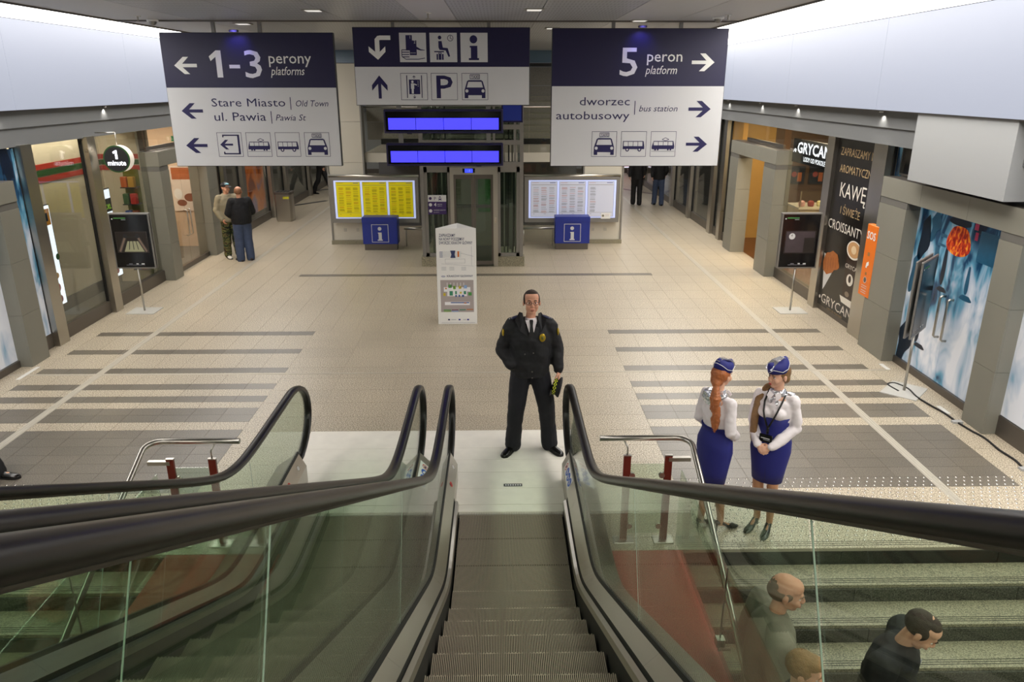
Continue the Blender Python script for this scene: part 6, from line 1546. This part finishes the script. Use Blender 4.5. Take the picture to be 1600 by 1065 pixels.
b = MB(); b.add([tuple(H + HM @ V(x, y, .045 + dz)) for x, y, dz in ((-.07, -.07, 0), (.07, -.07, 0), (.06, -.15, -.012), (0, -.165, -.014), (-.06, -.15, -.012))], [(0, 1, 2, 3, 4)]); o = b.obj('cap_visor', CHAR, cp_); md = o.modifiers.new('s', 'SOLIDIFY'); md.thickness = .006
b = MB(); b.ell(H + HM @ V(.0, -.05, .095), (.06, .045, .028), 12); b.obj('cap_front', mat('pale blue cap front', '8fc4d4', .6), cp_)
trousers(t, J, CAMO, (.11, .095, .09, .085), .014, .008, bottom=.05); jacket(t, J, HOOD, 'hoodie', -.10, arm=(.085, .075, .055), voxel=.013); b = MB(); b.ell(J['neck'] + V(0, .06, -.02), (.12, .07, .06), 12); b.cap(J['neck'] + V(-.08, -.03, -.02), J['neck'] + V(-.02, -.11, -.10), .03, .02); b.cap(J['neck'] + V(.08, -.03, -.02), J['neck'] + V(.02, -.11, -.10), .03, .02); remesh(b, 'hood', HOOD, t, .012, 1)
MB().ell(J['neck'] + V(0, -.07, -.04), (.04, .03, .05), 10).obj('t_shirt', CHAR, t)
WSH = mat('white trainer', 'd8d4cc', .5); shoe(t, J['anL'], J['toL'], WSH); shoe(t, J['anR'], J['toR'], WSH)
t = thing('person', 'stocky man in black jumper and blue jeans beside the camouflage trousers man', 'person', (-5.92, 17.34, 0), R(215))
J = std(1.70); J.update(elL=V(.27, -.02, 1.12), elR=V(-.27, -.02, 1.12), wrL=V(.14, -.22, 1.0), wrR=V(-.14, -.22, 1.0)); J['handL'] = (V(-.8, -.3, -.1), V(0, -1, 0), V(0, 0, 1), .5); J['handR'] = (V(.8, -.3, -.1), V(0, -1, 0), V(0, 0, 1), .5)
HM = rotm(-25, 0); base_body(t, J, SKIN2, HM=HM, voxel=.009, headsc=1.03, jaw=1.15); head_details(t, J['head'], HM, 1.03)
hairmesh(t, J['head'], HM, 1.03, [('e', (0, .035, .025), (.081, .084, .083))], mat('thin ginger brown hair', '8a5f42', .7), .009)
trousers(t, J, JEAN, (.125, .105, .10, .095), .014, .008, bottom=.02, waist=(.19, .15), seed=5); jacket(t, J, BKNIT, 'jumper', -.06, ((.225, .19), (.235, .20), (.235, .18), (.21, .14), (.09, .085)), (.098, .085, .062), .013, seed=7)
shoe(t, J['anL'], J['toL'], mat('brown shoe', '3a2c22', .5)); shoe(t, J['anR'], J['toR'], mat('brown shoe', '3a2c22', .5))
# ---------------------------------------------------------------- 6/7/8. people on the stairs
OLV = mat('olive grey knit', '858070', .85, bump=.15, bscale=60); BTEE = mat('black t-shirt cloth', '0b0c0d', .8, bump=.15, bscale=30)
t = thing('person', 'balding man in olive grey jumper holding the steel rail on the stairs', 'person', (1.78, 4.04, -.93), R(88))
J = std(1.84); J.update(shL=V(.225, .0, 1.50), shR=V(-.225, .02, 1.50), elR=V(-.34, .06, 1.24), wrR=V(-.42, -.02, 1.14), elL=V(.29, .06, 1.20), wrL=V(.30, -.06, .96), head=V(0, -.06, 1.725), neck=V(0, -.0, 1.56), anL=V(.12, -.15, .09), toL=V(.13, -.31, .035))
J['handR'] = (V(-.2, -.7, -.2), V(0, 0, 1), V(1, 0, 0), .8); J['handL'] = (V(0, -.1, -1), V(1, 0, 0), V(0, -1, 0), .4)
HM = rotm(-16, 10); H = J['head']
base_body(t, J, SKIN2, voxel=.006, HM=HM, headsc=1.06, jaw=1.05); head_details(t, H, HM, 1.06, brow=HGR)
hairmesh(t, H, HM, 1.06, [('e', (0, .040, .005), (.0795, .080, .066)), ('e', (-.060, .01, .012), (.020, .045, .04)), ('e', (.060, .01, .012), (.020, .045, .04)), ('e', (0, .055, .045), (.066, .055, .052))], HGR, .006, wr=.0005)
jacket(t, J, OLV, 'jumper', -.16, ((.20, .15), (.205, .155), (.225, .155), (.20, .135), (.075, .072)), (.092, .075, .05), .010, wr=.007, neckz=.03, seed=4); trousers(t, J, TROU, voxel=.016); shoe(t, J['anL'], J['toL'], LEATH); shoe(t, J['anR'], J['toR'], LEATH)
t = thing('person', 'dark haired man in black t-shirt looking down while walking up the stairs', 'person', (2.48, 3.84, -.93), R(48))
J = std(1.80); J.update(head=V(0, -.125, 1.655), neck=V(0, -.03, 1.52), chest=V(0, .0, 1.28), shL=V(.225, .0, 1.45), shR=V(-.225, .0, 1.45), elL=V(.29, .05, 1.16), elR=V(-.29, .05, 1.16), wrL=V(.25, -.12, .98), wrR=V(-.25, -.12, .98))
J['handR'] = (V(.1, -.5, -.7), V(-1, 0, 0), V(0, -1, 0), .5); J['handL'] = (V(-.1, -.5, -.7), V(1, 0, 0), V(0, -1, 0), .5)
HM = rotm(10, 34); H = J['head']
base_body(t, J, SKIN, voxel=.006, HM=HM, headsc=1.05); head_details(t, H, HM, 1.05, closed=True)
hairmesh(t, H, HM, 1.05, [('e', (0, .030, .036), (.081, .088, .084)), ('e', (0, -.01, .085), (.06, .058, .036)), ('e', (-.066, .0, .02), (.016, .035, .045)), ('e', (.066, .0, .02), (.016, .035, .045))], HBR, .006, wr=.001)
jacket(t, J, BTEE, 't_shirt', -.16, ((.20, .15), (.20, .15), (.225, .155), (.205, .14), (.085, .08)), (.098, .082, .07), .010, wr=.007, seed=9); trousers(t, J, JEAN, voxel=.016, name='jeans'); shoe(t, J['anL'], J['toL'], LEATH); shoe(t, J['anR'], J['toR'], LEATH)
b = MB(); b.ell(J['chest'] + V(.09, -.152, .09), (.018, .004, .02), 10); b.obj('chest_emblem', GREYT3, t)
t = thing('person', 'person with sandy hair on the stairs beside the olive grey jumper, only the head showing', 'person', (1.80, 3.58, -1.085), R(60))
J = std(1.80); J['handL'] = (V(0, 0, -1), V(1, 0, 0), V(0, -1, 0), .4); J['handR'] = (V(0, 0, -1), V(-1, 0, 0), V(0, -1, 0), .4)
HM = rotm(0, 10); base_body(t, J, SKIN, voxel=.009, HM=HM); head_details(t, J['head'], HM, brow=HBLD)
hairmesh(t, J['head'], HM, 1.0, [('e', (0, .025, .035), (.088, .098, .094)), ('e', (0, -.02, .075), (.07, .07, .05))], HBLD, .008, wr=.003)
jacket(t, J, CHAR, voxel=.016); trousers(t, J, JEAN, voxel=.018, name='jeans'); shoe(t, J['anL'], J['toL'], LEATH); shoe(t, J['anR'], J['toR'], LEATH)
# ---------------------------------------------------------------- walkers
def walker(lab, loc, rz, m1, m2, h=1.78, stride=.32, sho=LEATH, hyaw=0, hair=HBR):
    t = thing('person', lab, 'person', loc, R(rz)); J = std(h)
    J.update(knL=V(.10, -.5 * stride - .02, .52), anL=V(.10, -stride, .10), toL=V(.11, -stride - .16, .06), knR=V(-.10, .25 * stride, .50), anR=V(-.10, stride * .95, .14), toR=V(-.11, stride * .95 - .14, .03), wrL=V(.26, .16, .98), wrR=V(-.26, -.22, 1.0))
    J['handL'] = (V(0, .2, -1), V(1, 0, 0), V(0, -1, 0), .5); J['handR'] = (V(0, -.3, -1), V(-1, 0, 0), V(0, -1, 0), .5)
    HM = rotm(hyaw, 0); base_body(t, J, SKIN, voxel=.012, HM=HM); head_details(t, J['head'], HM); hairmesh(t, J['head'], HM, 1.0, [('e', (0, .03, .036), (.082, .09, .085))], hair, .012)
    trousers(t, J, m2, (.105, .09, .085, .085), .014, .007); jacket(t, J, m1, voxel=.016); shoe(t, J['anL'], J['toL'], sho); shoe(t, J['anR'], J['toR'], sho); return t
SUIT = mat('black suit cloth', '121216', .7)
walker('person in black suit walking away down the bright corridor', (4.66, 25.7, 0), 175, SUIT, SUIT, 1.8, .08)
walker('person in black coat walking beside the corridor glass front', (5.38, 25.6, 0), 180, SUIT, JEAN, 1.8, .12)
walker('person in black trousers striding past the yellow timetable wall', (-6.62, 28.6, 0), 75, SUIT, SUIT, 1.8, .34)
walker('person striding in black leather shoes at the edge of the dark slabs', (-5.62, 7.05, 0), 80, SUIT, SUIT, 1.8, .34)
